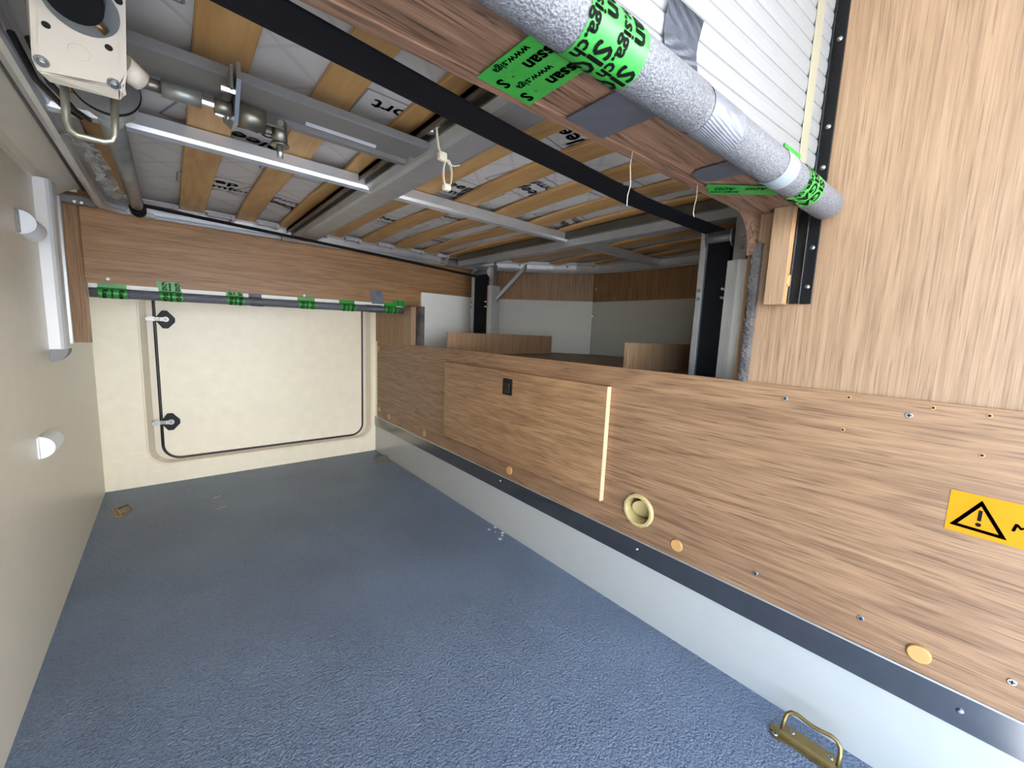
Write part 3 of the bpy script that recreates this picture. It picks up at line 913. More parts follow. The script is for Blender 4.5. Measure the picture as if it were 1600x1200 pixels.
# ------------------------------------------------------------------ lift bed
bed = thing('lift_bed', (0.8, 1.1, 1.08), 'aluminium framed lift bed base with birch slats seen from below', 'bed')
def arcpts(cx, cy, r, a0, a1, n):
    return [(cx + r * math.cos(math.radians(a0 + (a1 - a0) * i / n)), cy + r * math.sin(math.radians(a0 + (a1 - a0) * i / n))) for i in range(n + 1)]
path = [(-0.148, 0.40)] + arcpts(-0.068, 1.80, 0.08, 180, 90, 6) + [(1.10, 1.88), (1.20, 1.868), (1.30, 1.835), (1.42, 1.765), (1.52, 1.69), (1.62, 1.60), (1.70, 1.50), (1.755, 1.39), (1.78, 1.28), (1.79, 1.15), (1.79, 0.42), (1.77, 0.40)]
def loop_sweep(path, prof):
    bm = B(); n = len(path); rings = []
    for i in range(n):
        p = Vector((path[i][0], path[i][1], 0)); a = Vector((path[i - 1][0], path[i - 1][1], 0)); b = Vector((path[(i + 1) % n][0], path[(i + 1) % n][1], 0))
        d1 = (p - a).normalized(); d2 = (b - p).normalized()
        t = (d1 + d2).normalized(); nr = Vector((-t.y, t.x, 0)); k = 1 / max(0.5, nr.dot(Vector((-d1.y, d1.x, 0))))
        rings.append([bm.verts.new((p.x + nr.x * u * k, p.y + nr.y * u * k, z)) for u, z in prof])
    S = len(prof)
    for i in range(n):
        a, b = rings[i], rings[(i + 1) % n]
        for k in range(S):
            j = (k + 1) % S; bm.faces.new((a[k], a[j], b[j], b[k]))
    return bm
obj('perimeter_rail', loop_sweep(path, [(-0.016, 1.100), (-0.012, 1.092), (0.012, 1.092), (0.016, 1.100), (0.016, 1.141), (-0.004, 1.141), (-0.004, 1.138), (-0.016, 1.136)]), 'alu', bed)
obj('lower_rail', loop_sweep([(p[0] * 1.0, p[1] + (0.004 if p[1] > 1 else 0)) for p in path], [(0.010 * math.cos(t * PI / 4), 1.087 + 0.007 * math.sin(t * PI / 4)) for t in range(8)]), 'alu', bed)
obj('top_flange', loop_sweep(path, [(-0.034, 1.118), (-0.016, 1.118), (-0.016, 1.122), (-0.034, 1.122)]), 'alu_dull', bed)

SL = [(-0.116, -0.052), (0.043, 0.113), (0.203, 0.264), (0.343, 0.404), (0.522, 0.582), (0.656, 0.724), (0.806, 0.880), (0.955, 1.024), (1.094, 1.154), (1.255, 1.32), (1.405, 1.47), (1.555, 1.62), (1.69, 1.745)]
def slat(x0, x1, y0, y1, arch):
    bm = B(); n = 10; rows = []
    for i in range(n + 1):
        t = i / n; y = y0 + (y1 - y0) * t; z = 1.121 + arch * 4 * t * (1 - t)
        rows.append([bm.verts.new((x, y, z + dz)) for x, dz in ((x0, 0.0015), (x0 + 0.002, 0), (x1 - 0.002, 0), (x1, 0.0015), (x1, 0.008), (x0, 0.008))])
    for a, b in zip(rows, rows[1:]):
        for k in range(6):
            j = (k + 1) % 6; bm.faces.new((a[k], a[j], b[j], b[k]))
    bm.faces.new(rows[0][::-1]); bm.faces.new(rows[-1])
    return bm
def yend(x):
    P_ = [(-9, 1.855), (1.12, 1.855), (1.30, 1.80), (1.42, 1.73), (1.52, 1.655), (1.62, 1.565), (1.70, 1.465), (1.755, 1.355)]
    for (xa, ya), (xb, yb_) in zip(P_, P_[1:]):
        if x <= xb: return ya + (yb_ - ya) * (x - xa) / (xb - xa)
    return 1.3
for (a, b) in SL:
    obj('slat', slat(a, b, 0.395, 1.078, 0.012), 'slat', bed)
    obj('slat', slat(a, b, 1.078, yend(b), 0.012), 'slat', bed)

# centre rail with rounded nose, and slat holders between the slats
bm = B()
prof = [(1.052, 1.098), (1.054, 1.090), (1.062, 1.085), (1.070, 1.088), (1.073, 1.095), (1.088, 1.099), (1.088, 1.108), (1.100, 1.109), (1.100, 1.120), (1.052, 1.120)]
for xa, xb in ((-0.145, 1.132), (1.178, 1.79)):
    prism(bm, [(xa, y, z) for y, z in prof], (xb - xa, 0, 0))
obj('centre_rail', bm, 'alu', bed)
for i in range(len(SL) - 1):
    xa, xb = SL[i][1] + 0.004, SL[i + 1][0] - 0.004
    if i in (3,): xa = 0.49
    for y0 in (1.100, 1.815):
        if y0 > 1.5 and xa > 1.2: continue
        bm = B(); box(bm, xa, xb, y0, y0 + 0.018, 1.111, 1.124, 0.002); box(bm, xb - 0.012, xb, y0 - 0.006, y0 + 0.022, 1.107, 1.122, 0.001)
        obj('slat_holder', bm, 'holder', bed)

# wide bar along the depth (with dark groove) and cross beam at the posts
bm = B()
prof = [(0.392, 1.100), (0.400, 1.088), (0.410, 1.085), (0.462, 1.085), (0.474, 1.089), (0.478, 1.100), (0.478, 1.122), (0.392, 1.122)]
prism(bm, [(x, 0.40, z) for x, z in prof], (0, 1.47, 0))
cb = obj('cross_bar', bm, 'alu_dull', bed)
bm = B(); box(bm, 0.372, 0.3925, 0.41, 1.86, 1.112, 1.122); box(bm, 0.372, 0.376, 0.41, 1.86, 1.104, 1.122); box(bm, 0.388, 0.3925, 0.41, 1.86, 1.100, 1.122)
obj('groove', bm, 'steel_dark', cb)
for y in (0.705, 0.86):
    bm = B(); cyl(bm, (0.382, y, 1.112), (0.382, y, 1.104), 0.006, None, 12); box(bm, 0.376, 0.390, y - 0.02, y + 0.02, 1.109, 1.113, 0.0005)
    obj('bolt', bm, 'steel', cb)
bm = B()
box(bm, 1.135, 1.180, 0.40, 1.80, 1.072, 1.114, 0.002)
xb_ = obj('post_beam', bm, 'alu_dull', bed)
bm = B(); box(bm, 1.118, 1.1345, 0.42, 1.78, 1.098, 1.122)
obj('groove', bm, 'steel_dark', xb_)
# grey angle carrying the drive
bm = B()
prism(bm, [(-0.10, 0.735, 1.091), (-0.10, 0.738, 1.089), (-0.10, 0.792, 1.089), (-0.10, 0.792, 1.098), (-0.10, 0.832, 1.098), (-0.10, 0.832, 1.089), (-0.10, 0.846, 1.089), (-0.10, 0.846, 1.102), (-0.10, 0.735, 1.102)], (0.492, 0, 0))
an = obj('drive_angle', bm, 'grey_paint', bed)
bm = B(); prism(bm, [(0.195, 0.800, 1.0972), (0.318, 0.800, 1.0972), (0.325, 0.826, 1.0972), (0.200, 0.826, 1.0972)], (0, 0, 0.0006))
lb = obj('label_sticker', bm, 'paper', an)
# lower corner bracket and shaft bracket on the far rail
bm = B(); box(bm, -0.238, -0.160, 1.868, 1.90, 1.088, 1.112, 0.002)
br = obj('corner_bracket', bm, 'grey_paint', bed)
for x in (-0.205, -0.190):
    bm = B(); cyl(bm, (x, 1.868, 1.092), (x, 1.860, 1.092), 0.006, 0.004, 10); obj('screw', bm, 'chrome', br)
bm = B(); prism(bm, [(-0.092, 1.862, 1.082), (-0.018, 1.862, 1.082), (-0.022, 1.862, 1.092), (-0.052, 1.862, 1.104), (-0.090, 1.862, 1.098)], (0, 0.012, 0))
br = obj('shaft_bracket', bm, 'steel', bed)
for x in (-0.085, -0.028):
    bm = B(); cyl(bm, (x, 1.864, 1.083), (x, 1.855, 1.083), 0.004, None, 10); obj('screw', bm, 'steel', br)
bm = B(); box(bm, 0.355, 0.415, 1.858, 1.872, 1.074, 1.094, 0.001)
obj('rail_joint', bm, 'steel_dark', bed)
bm = B(); box(bm, 1.09, 1.20, 1.82, 1.86, 1.078, 1.108, 0.002); box(bm, 1.065, 1.09, 1.845, 1.87, 1.086, 1.116)
obj('end_plate', bm, 'steel', bed)
for x, y in ((1.36, 1.780), (1.47, 1.706), (1.66, 1.533), (1.735, 1.412)):
    bm = B(); cyl(bm, (x, y, 1.115), (x - 0.012, y - 0.012, 1.115), 0.006, None, 10)
    obj('rivet', bm, 'steel_dark', bed)
for y in (1.15, 0.95, 0.75):
    bm = B(); cyl(bm, (1.786, y, 1.108), (1.776, y, 1.108), 0.006, None, 10); obj('rivet', bm, 'steel_dark', bed)

# mattress with grey print
mt = thing('mattress', (0.8, 1.1, 1.142), 'pale grey quilted mattress with printed logos lying on the slats', 'mattress')
outl = [(-0.16, 0.38)] + arcpts(-0.08, 1.80, 0.08, 180, 90, 5) + [(1.10, 1.87), (1.20, 1.855), (1.30, 1.82), (1.42, 1.75), (1.52, 1.675), (1.62, 1.585), (1.69, 1.49), (1.745, 1.38), (1.77, 1.27), (1.78, 1.15), (1.78, 0.40)]
bm = B(); prism(bm, [(x, y, 1.142) for x, y in outl], (0, 0, 0.13))
obj('cover', bm, 'mattress', mt)
def logo(x, y, s, rot):
    bm = B()
    c, q = math.cos(rot), math.sin(rot)
    def m3(u, v): return (x - 0 + u * c - v * q, y + u * q + v * c, 1.1412)
    # seen from below: mirrored in u
    mm = lambda u, v: m3(-u, v)
    text(bm, 'Sleep', 0.058 * s, mm, -0.07 * s, 0.012 * s, bold=0.03)
    text(bm, 'Comfort', 0.050 * s, mm, -0.07 * s, -0.040 * s, bold=0.02)
    def line(a, b, wd=0.0022):
        a = Vector(a); b = Vector(b); d = (b - a).normalized() * wd; n = Vector((-d.y, d.x))
        bm.faces.new([bm.verts.new(mm(*(p))) for p in ((a + n), (b + n), (b - n), (a - n))])
    X0, X1, Z0, Z1 = -0.085 * s, 0.13 * s, -0.062 * s, 0.070 * s
    line((X0, Z0), (X1, Z0)); line((X0, Z0), (X0, Z1 * 0.4)); line((X0, Z1 * .4), (X0 + .02 * s, Z1)); line((X0 + .02 * s, Z1), (X1, Z1)); line((X1, Z1), (X1, Z0))
    obj('logo_print', bm, 'print', mt)['kind'] = 'stuff'
for i, (x, y, r) in enumerate(((0.145, 0.47, 0.0), (0.40, 0.78, 0.0), (0.62, 1.02, PI), (0.62, 0.56, 0.2), (-0.03, 0.62, PI / 2), (0.15, 1.06, 0.3), (0.12, 1.50, PI), (0.30, 1.55, 0.4), (0.64, 1.50, PI), (0.78, 0.85, 0.2), (0.78, 1.25, PI), (0.92, 0.70, PI), (1.08, 1.0, 0.3), (0.92, 1.62, 0.0), (1.25, 1.35, PI), (0.28, 1.20, PI))):
    logo(x, y, 1.0, r)

# ------------------------------------------------------------------ lift posts
def post(ys, label, dx, k, hw, mat):
    p = thing('lift_post', (1.12 + dx, ys[0], 0.645), label, 'post')
    a, b = ys          # a: profile centre, b: second rail centre
    s_ = 1 if b > a else -1
    Q = lambda z: 0.75 + (z - 0.75) * k
    X = lambda x: x + dx
    ztop = Q(0.955)
    bm = B()
    prism(bm, [(X(1.098), a - hw, 0.645), (X(1.092), a - 0.004, 0.645), (X(1.092), a + 0.004, 0.645), (X(1.098), a + hw, 0.645), (X(1.150), a + hw, 0.645), (X(1.150), a - hw, 0.645)], (0, 0, ztop - 0.645))
    obj('profile', bm, mat, p)
    bm = B(); box(bm, X(1.099), X(1.0995), a - hw + 0.005, a - 0.006, 0.645, ztop - 0.001); box(bm, X(1.0955), X(1.0965), a + 0.006, a + 0.010, 0.645, ztop - 0.001)
    obj('profile_ridge', bm, 'alu', p)
    bm = B(); box(bm, X(1.104), X(1.130), a - 0.016, a + 0.016, ztop, 1.071, 0.001)
    hd = obj('post_head', bm, 'steel', p)
    for z in (0.985, 1.012):
        bm = B(); cyl(bm, (X(1.104), a - 0.006 * s_, Q(z)), (X(1.099), a - 0.006 * s_, Q(z)), 0.0045, None, 10); obj('bolt', bm, 'chrome', hd)
    bm = B(); box(bm, X(1.100), X(1.140), b - 0.008, b + 0.008, 0.645, Q(1.040), 0.001)
    obj('side_rail', bm, 'alu_dull', p)
    lo, hi = sorted((a + s_ * (hw + 0.002), b - s_ * 0.010))
    for x in (1.108, 1.128):
        bm = B(); box(bm, X(x), X(x + .005), lo, hi, 0.645, Q(1.010))
        obj('belt_run', bm, 'strap', p)
    bm = B(); cyl(bm, (X(1.112), lo - 0.004, Q(1.018)), (X(1.112), hi + 0.004, Q(1.018)), 0.012, None, 16); obj('roller', bm, 'grey_paint', p)
    for y in (lo - 0.006, hi + 0.004):
        bm = B(); cyl(bm, (X(1.112), y - 0.0015, Q(1.016)), (X(1.112), y + 0.0015, Q(1.016)), 0.024, None, 24); obj('roller_flange', bm, 'steel', p)
    for z in (0.862, 0.884):
        bm = B(); cyl(bm, (X(1.100), b, Q(z)), (X(1.092), b, Q(z)), 0.0055, 0.0035, 10); obj('bolt', bm, 'chrome', p)
        bm = B(); cyl(bm, (X(1.110), lo, Q(z)), (X(1.086), lo, Q(z)), 0.0035, None, 8); obj('bolt', bm, 'chrome', p)
    return p
post((0.438, 0.530), 'aluminium lift post with black belt just behind the near felt edge', 0.0, 1.0, 0.024, 'post_white')
fp = post((1.608, 1.760), 'bright aluminium lift post with black belt at the far end', 0.10, 1.09, 0.018, 'alu')
bm = B(); prism(bm, [(1.212, 1.575, 0.897), (1.212, 1.575, 0.919), (1.324, 1.493, 1.082), (1.324, 1.493, 1.057)], (0.013, 0.006, 0))
obj('brace', bm, 'grey_paint', fp)

# straps
def strap(pts, wd, th, label):
    bm = B(); n = len(pts); rows = []
    for i, p in enumerate(pts):
        p = Vector(p); d = (Vector(pts[min(i + 1, n - 1)]) - Vector(pts[max(i - 1, 0)])).normalized()
        s_ = Vector((-d.y, d.x, 0)).normalized(); u = d.cross(s_)
        rows.append([bm.verts.new(p + s_ * a * wd / 2 + u * b * th / 2) for a, b in ((-1, -1), (1, -1), (1, 1), (-1, 1))])
    for a, b in zip(rows, rows[1:]):
        for k in range(4):
            j = (k + 1) % 4; bm.faces.new((a[k], a[j], b[j], b[k]))
    bm.faces.new(rows[0][::-1]); bm.faces.new(rows[-1])
    return tag(obj('strap', bm, 'strap'), label, 'strap')
strap([(-0.03, 0.482, 1.051), (0.09, 0.492, 1.050), (0.42, 0.520, 1.048), (0.78, 0.535, 1.044), (1.09, 0.498, 1.031)], 0.054, 0.003, 'wide black webbing strap running right across beneath the bed')
strap([(-0.052, 1.80, 1.104), (0.30, 1.765, 1.080), (0.70, 1.735, 1.055), (1.20, 1.69, 1.018)], 0.045, 0.003, 'thinner looking black strap along the far side of the bed')

# winch shaft, drum
ws_ = thing('winch_shaft', (-0.062, 1.35, 1.08), 'grey steel winch tube running away to the far rail at left', 'shaft')
bm = B(); cyl(bm, (-0.055, 0.935, 1.058), (-0.062, 1.845, 1.104), 0.016, None, 20)
obj('tube', bm, 'tube_grey', ws_)
bm = B(); cyl(bm, (-0.056, 0.888, 1.088), (-0.056, 0.892, 1.088), 0.0385, None, 40); obj('drum_flange', bm, 'grey_paint', ws_)
bm = B(); cyl(bm, (-0.056, 0.893, 1.088), (-0.056, 0.897, 1.088), 0.0398, None, 40); obj('drum_rim', bm, 'black', ws_)
bm = B(); cyl(bm, (-0.056, 0.897, 1.088), (-0.056, 0.94, 1.086), 0.034, None, 32); obj('drum', bm, 'alu_dull', ws_)
bm = B(); cyl(bm, (-0.0615, 1.800, 1.1005), (-0.0615, 1.818, 1.1015), 0.0195, None, 20, cap=False); cyl(bm, (-0.0615, 1.80, 1.1005), (-0.0615, 1.818, 1.1015), 0.0175, None, 20, cap=False)
obj('end_collar', bm, 'steel', ws_)
bm = B(); cyl(bm, (-0.061, 1.817, 1.098), (-0.061, 1.861, 1.095), 0.0215, 0.020, 20); obj('belt_coil', bm, 'strap', ws_)
bm = B(); cyl(bm, (-0.073, 1.62, 1.090), (-0.082, 1.62, 1.085), 0.004, None, 8); obj('pin', bm, 'steel', ws_)

# gear motor
gm = thing('gear_motor', (-0.07, 0.65, 1.02), 'cream gear motor casing with bolts hanging at the top left', 'motor')
NM = Vector((0, -0.5735, -0.8192))          # the casing's face looks down and towards the opening
def on_face(x, y): return Vector((x, y, 1.022 + 0.7 * (0.715 - y)))
face = [on_face(*p) for p in ((-0.089, 0.6469), (-0.0919, 0.6617), (-0.1012, 0.7138), (-0.0994, 0.7229), (-0.0317, 0.7138), (-0.0247, 0.6992), (-0.019, 0.6319), (-0.018, 0.6172))]
band = [Vector((-0.0942, 0.7445, 1.0165)), Vector((-0.0333, 0.7388, 1.0165)), Vector((-0.0267, 0.7206, 1.0181))]
bm = B()
fv = [bm.verts.new(p) for p in face]; bv = [bm.verts.new(p) for p in band]
bm.faces.new(fv); bm.faces.new((fv[3], bv[0], bv[1], fv[4])); bm.faces.new((fv[4], bv[1], bv[2])); bm.faces.new((fv[4], bv[2], fv[5]))
rim = [fv[0], fv[1], fv[2], fv[3], bv[0], bv[1], bv[2], fv[5], fv[6], fv[7]]
up = [bm.verts.new((v.co.x, v.co.y, 1.088)) for v in rim]
for i in range(len(rim)):
    j = (i + 1) % len(rim); bm.faces.new((rim[i], rim[j], up[j], up[i]))
bm.faces.new(up)
bmesh.ops.bevel(bm, geom=[e for e in bm.edges if not (e.verts[0] in up or e.verts[1] in up)], offset=0.0018, segments=2, affect='EDGES')
obj('casing', bm, 'gear', gm)
bm = B()
prism(bm, [on_face(*p) + NM * 0.0004 for p in ((-0.0835, 0.654), (-0.026, 0.632), (-0.031, 0.699), (-0.093, 0.7035), (-0.094, 0.698))], NM * 0.0012)
obj('cover_plate', bm, 'gear', gm)
bm = B(); cyl(bm, (-0.029, 0.724, 1.053), (-0.0125, 0.736, 1.047), 0.0145, 0.0125, 20)
obj('output_boss', bm, 'gear', gm)
for (x, y) in ((-0.0937, 0.7110), (-0.0369, 0.7112)):
    p = on_face(x, y)
    bm = B(); cyl(bm, p, p + NM * 0.0015, 0.0062, None, 20); hb = obj('bolt', bm, 'steel', gm)
    bm = B(); cyl(bm, p + NM * 0.0015, p + NM * 0.006, 0.0042, 0.0030, 16); obj('bolt_head', bm, 'chrome', hb)
for (x, y) in ((-0.0834, 0.6762), (-0.0321, 0.6574), (-0.0371, 0.6772), (-0.0333, 0.6392), (-0.0246, 0.6341)):
    p = on_face(x, y)
    bm = B(); cyl(bm, p, p + NM * 0.0022, 0.0034, None, 16); obj('hole', bm, 'hole', gm)
c = on_face(-0.0619, 0.6906) + NM * 0.0016
bm = B(); pipe(bm, [c + Vector((1, 0, 0)) * 0.0085 * math.cos(2 * PI * i / 28) + Vector((0, 0.8192, -0.5735)) * 0.0085 * math.sin(2 * PI * i / 28) for i in range(28)], 0.0005, 5, True); obj('moulded_ring', bm, 'gear', gm)
c = on_face(-0.0545, 0.6488)
bm = B(); cyl(bm, c, c + NM * 0.0026, 0.0295, None, 36); obj('motor_flange', bm, 'tube_grey', gm)
c = on_face(-0.0570, 0.6375)
bm = B(); cyl(bm, c, c + NM * 0.024, 0.0225, 0.0215, 28); obj('motor_body', bm, 'black', gm)
p = on_face(-0.0470, 0.6560) + NM * 0.006
bm = B(); cyl(bm, p, on_face(-0.0372, 0.6625) + NM * 0.007, 0.0042, None, 10); obj('cable_gland', bm, 'brownmetal', gm)
# wire hoop hanging below
pts = [(-0.086, 0.783, 1.055), (-0.087, 0.785, 1.00), (-0.087, 0.785, 0.990), (-0.084, 0.785, 0.981), (-0.078, 0.785, 0.977), (-0.054, 0.785, 0.977), (-0.047, 0.785, 0.980), (-0.044, 0.785, 0.987), (-0.043, 0.785, 1.0), (-0.040, 0.783, 1.055)]
bm = B(); pipe(bm, pts, 0.0042, 10); obj('wire_hoop', bm, 'zinc_olive', gm)

# drive shaft with universal joint
ds = thing('crank_drive', (0.08, 0.75, 1.03), 'zinc crank drive shaft with plate and universal joint', 'shaft')
ay, az = 0.740, 1.048
bm = B(); cyl(bm, (-0.016, ay, az), (0.008, ay, az), 0.0075, None, 12); obj('pin_end', bm, 'steel_dark', ds)
bm = B(); cyl(bm, (0.006, ay, az), (0.048, ay, az), 0.0105, None, 20); obj('sleeve', bm, 'tube_grey', ds)
bm = B(); cyl(bm, (0.046, ay, az), (0.064, ay, az), 0.005, None, 6, smooth=False); obj('hex_rod', bm, 'steel', ds)
bm = B(); cyl(bm, (0.062, ay, az), (0.082, ay, az), 0.0095, None, 20); obj('bush', bm, 'steel_dark', ds)
bm = B(); prism(bm, [(0.084, 0.690, 1.070), (0.084, 0.690, 1.092), (0.084, 0.855, 1.092), (0.084, 0.855, 1.072), (0.084, 0.770, 1.032), (0.084, 0.735, 1.030)], (0.005, 0, 0))
obj('mount_plate', bm, 'steel', ds)
bm = B(); prism(bm, [(0.078, 0.700, 1.062), (0.078, 0.700, 1.090), (0.078, 0.83, 1.090), (0.078, 0.80, 1.05)], (0.003, 0, 0)); obj('back_plate', bm, 'tube_grey', ds)
for y in (0.712, 0.800):
    bm = B(); cyl(bm, (0.085, y, 1.062), (0.068, y, 1.062), 0.005, None, 6, smooth=False); obj('bolt', bm, 'chrome', ds)
bm = B(); cyl(bm, (0.089, ay + 0.004, az), (0.124, ay + 0.004, az - 0.001), 0.018, 0.0155, 24); obj('gear_neck', bm, 'steel_dark', ds)
bm = B(); box(bm, 0.122, 0.148, ay - 0.010, ay - 0.004, az - 0.007, az + 0.007, 0.0015); box(bm, 0.122, 0.148, ay + 0.008, ay + 0.014, az - 0.007, az + 0.007, 0.0015)
obj('yoke', bm, 'steel_dark', ds)
bm = B(); cyl(bm, (0.142, ay - 0.013, az), (0.142, ay + 0.017, az), 0.004, None, 12); cyl(bm, (0.132, ay + 0.002, az), (0.153, ay + 0.002, az), 0.005, None, 12); obj('cross_pin', bm, 'steel', ds)
bm = B(); cyl(bm, (0.143, ay + 0.003, az + 0.006), (0.143, ay + 0.003, az - 0.026), 0.0105, None, 20); cyl(bm, (0.143, ay + 0.003, az - 0.026), (0.143, ay + 0.003, az - 0.029), 0.0125, None, 20)
obj('socket', bm, 'steel_dark', ds)
bm = B(); cyl(bm, (0.143, ay + 0.003, az - 0.028), (0.143, ay + 0.003, az - 0.046), 0.0048, 0.0042, 12); obj('stud', bm, 'steel', ds)

# cable ties hung from the wide bar
def ring_pts(c, ru, rv, u, v, n=24):
    c = Vector(c); u = Vector(u); v = Vector(v)
    return [c + u * ru * math.cos(2 * PI * i / n) + v * rv * math.sin(2 * PI * i / n) for i in range(n)]
ct = thing('cable_tie', (0.40, 0.70, 1.07), 'natural white cable tie looped round the groove of the wide bar', 'cable tie')
bm = B(); pipe(bm, [(0.383, 0.690, 1.112), (0.386, 0.692, 1.095), (0.392, 0.697, 1.080), (0.400, 0.700, 1.072)], 0, flat=(0.0055, 0.0014)); obj('band', bm, 'nylon', ct)
bm = B(); box(bm, 0.394, 0.410, 0.694, 0.706, 1.062, 1.076, 0.002); obj('head', bm, 'nylon', ct)
bm = B(); pipe(bm, [(0.408, 0.700, 1.068), (0.418, 0.702, 1.060), (0.430, 0.702, 1.060), (0.440, 0.700, 1.064)], 0, flat=(0.003, 0.0012)); obj('tail', bm, 'nylon', ct)
ct = thing('cable_tie', (0.415, 0.70, 1.02), 'second cable tie hanging as a loop from the first', 'cable tie')
bm = B(); pipe(bm, ring_pts((0.414, 0.701, 1.042), 0.009, 0.024, (1, 0, 0), (0, 0, 1)), 0, closed=True, flat=(0.0055, 0.0014)); obj('band', bm, 'nylon', ct)
bm = B(); box(bm, 0.406, 0.420, 0.695, 0.708, 1.012, 1.023, 0.002); obj('head', bm, 'nylon', ct)

# cables and plastic film at the left edge of the bed
for i in range(2):
    bm = B(); pipe(bm, [(-0.128 + 0.014 * i, 0.80, 1.080), (-0.126 + 0.013 * i, 0.90, 1.072), (-0.112 + 0.012 * i, 0.99, 1.074), (-0.098 + 0.010 * i, 1.035, 1.079)], 0.0040, 8)
    tag(obj('cable', bm, 'black'), 'black cable sagging behind the gear motor, %s of the pair' % ('left' if i == 0 else 'right'), 'cable')
bm = B()
rows = []
for i in range(15):
    t = i / 14
    c = Vector((-0.118 + 0.030 * t, 1.12 + 0.44 * t, 1.076 + 0.014 * math.sin(t * 5)))
    wv = 0.018 * (1 + 0.3 * math.sin(i * 2.1))
    rows.append([bm.verts.new(c + Vector((a * wv, 0.006 * math.sin(i * 3 + a * 4), 0.006 * math.cos(i * 2 + a * 3)))) for a in (-1, -0.4, 0.2, 0.9)])
for a, b in zip(rows, rows[1:]):
    for k in range(3): bm.faces.new((a[k], a[k + 1], b[k + 1], b[k])).smooth = True
tag(obj('plastic_film', bm, 'film'), 'crumpled scrap of clear plastic film hanging at the left bed rail', 'film')

# ------------------------------------------------------------------ left wall fittings
gp = thing('guide_post', (-0.23, 1.63, 0.625), 'bright aluminium guide post on the left wall with grey end cap', 'post')
bm = B()
prism(bm, [(XL, 1.600, 0.656), (-0.226, 1.600, 0.656), (-0.220, 1.604, 0.656), (-0.216, 1.612, 0.656), (-0.215, 1.650, 0.656), (XL, 1.650, 0.656)], (0, 0, 0.434))
obj('profile', bm, 'post_white', gp)
bm = B(); box(bm, XL, -0.232, 1.650, 1.80, 0.664, 1.09); obj('channel', bm, 'alu_strip', gp)
bm = B(); box(bm, XL, -0.226, 1.792, 1.802, 0.660, 1.09, 0.001); obj('lip', bm, 'alu', gp)
bm = B()
q = [(XL, 0.656), (-0.213, 0.656)] + [(XL + 0.034 * math.cos(math.radians(-a)), 0.656 + 0.034 * math.sin(math.radians(-a))) for a in range(15, 91, 15)]
prism(bm, [(x, 1.602, z) for x, z in q], (0, 0.055, 0)); obj('end_cap', bm, 'cap_grey', gp)
def hook(z, y, label):
    h = thing('wall_bumper', (XL, y, z - 0.02), label, 'hook', None)
    # half round knob projecting from the wall: D profile facing the camera
    prof = [(0.0, 0.026)] + [(0.027 * math.sin(math.radians(a)), 0.026 * math.cos(math.radians(a))) for a in range(15, 180, 15)] + [(0.0, -0.026)]
    bm = B(); prism(bm, [(XL + a, y, z + b) for a, b in prof], (0, 0.105, -0.004))
    bmesh.ops.bevel(bm, geom=[e for e in bm.edges if abs(e.verts[0].co.y - e.verts[1].co.y) < 1e-5 and e.verts[0].co.y < y + 0.01], offset=0.003, segments=2, affect='EDGES')
    obj('knob', bm, 'hook', h)
    bm = B(); box(bm, XL, XL + 0.0025, y - (0.026 if z > 0.7 else 0.004), y + 0.002, z - 0.024, z + 0.024); obj('back_plate', bm, 'steel_dark' if z > 0.7 else 'hook', h)
    return h
hook(0.950, 1.425, 'pale plastic half-round wall knob beside the guide post')
hook(0.440, 1.385, 'pale plastic half-round wall knob low on the left wall')

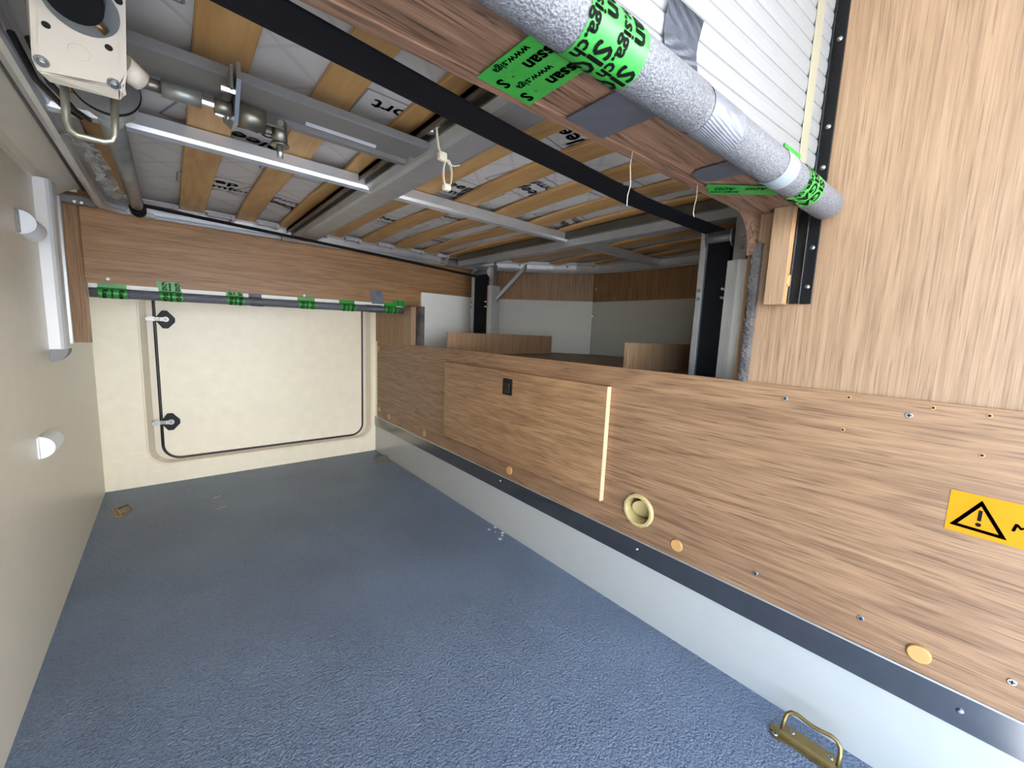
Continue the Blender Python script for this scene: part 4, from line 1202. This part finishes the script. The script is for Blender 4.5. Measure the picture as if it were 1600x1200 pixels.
# ------------------------------------------------------------------ floor fittings
def tie_ring(loc, rot, label, bail=62, s=1.0):
    t = thing('lashing_ring', loc, label, 'lashing ring')
    t.rotation_euler = (0, 0, rot); t.scale = (s, s, s)
    def add(name, bm, mat, par=t):
        bmesh.ops.recalc_face_normals(bm, faces=bm.faces)
        me = bpy.data.meshes.new(name); bm.to_mesh(me); bm.free(); me.materials.append(M[mat])
        o = bpy.data.objects.new(name, me); COL.objects.link(o); o.parent = par; return o
    # local: long side along x
    pl = [(-0.060, -0.012), (-0.052, -0.020), (-0.040, -0.020), (-0.028, -0.015), (0.028, -0.015), (0.040, -0.020), (0.052, -0.020), (0.060, -0.012), (0.060, 0.0), (0.046, 0.004), (0.044, 0.024), (0.036, 0.030), (-0.036, 0.030), (-0.044, 0.024), (-0.046, 0.004), (-0.060, 0.0)]
    bm = B(); prism(bm, [(x, y, 0.0003) for x, y in pl], (0, 0, 0.0022)); add('base_plate', bm, 'gold')
    bm = B()
    prof = [(-0.008, 0.002), (-0.007, 0.007), (-0.002, 0.010), (0.003, 0.009), (0.006, 0.002)]
    prism(bm, [(-0.060, y, z) for y, z in prof], (0.120, 0, 0)); add('hinge_bead', bm, 'gold')
    for x, y in ((-0.050, -0.012), (0.050, -0.012), (-0.030, 0.018), (0.030, 0.018)):
        bm = B(); cyl(bm, (x, y, 0.0022), (x, y, 0.0042), 0.0055, 0.0035, 14); sc_ = add('screw', bm, 'steel')
        bm = B(); cyl(bm, (x, y, 0.0042), (x, y, 0.0045), 0.0018, None, 8); add('screw_recess', bm, 'hole', sc_)
    a = math.radians(bail)
    L = 0.044
    pts2 = [(-0.043, 0.0), (-0.043, L * 0.55), (-0.041, L * 0.8), (-0.035, L * 0.95), (-0.026, L), (-0.010, L * 0.94), (0.0, L * 0.92), (0.010, L * 0.94), (0.026, L), (0.035, L * 0.95), (0.041, L * 0.8), (0.043, L * 0.55), (0.043, 0.0)]
    bm = B(); pipe(bm, [(u, -0.001 + v * math.cos(a), 0.005 + v * math.sin(a)) for u, v in pts2], 0.0036, 10); add('bail', bm, 'brownmetal' if s < 0.95 else 'gold')
    return t
tie_ring((0.868, 0.128, 0), math.radians(-90), 'brass coloured lashing ring with raised bail on the near floor edge', 62)
tie_ring((0.880, 2.140, 0), math.radians(-38), 'small brass coloured lashing ring with upright bail in the far right floor corner', 88, 0.72)
tie_ring((-0.187, 2.078, 0), math.radians(-78), 'bronzed lashing ring lying folded in the far left floor corner', 16, 0.85)
for i, (x, y) in enumerate(((0.118, 2.044), (0.122, 1.915))):
    bm = B(); pipe(bm, [(x - 0.014, y - 0.003, 0.001), (x - 0.006, y - 0.001, 0.005), (x + 0.004, y + 0.002, 0.003), (x + 0.014, y + 0.004, 0.006)], 0, flat=(0.008, 0.002))
    tag(obj('metal_clip', bm, 'steel'), 'tiny bent metal clip on the floor, %s the hatch' % ('closer to' if i == 0 else 'farther from'), 'clip')
for (x, y, s_) in ((0.893, 1.150, .006), (0.883, 1.070, .007), (0.922, 1.150, .006), (0.905, 1.085, .004), (0.918, 1.10, .007), (0.900, 1.12, .003)):
    bm = B(); prism(bm, [(x - s_, y - s_ * .6, 0.0012), (x + s_ * .6, y - s_, 0.0012), (x + s_, y + s_ * .5, 0.0012), (x - s_ * .4, y + s_, 0.0012)], (0, 0, 0.0014))
    tag(obj('paper_crumb', bm, 'paper'), 'white crumb of paper on the floor beside the white riser', 'crumb', 'white paper crumbs on the floor by the riser')
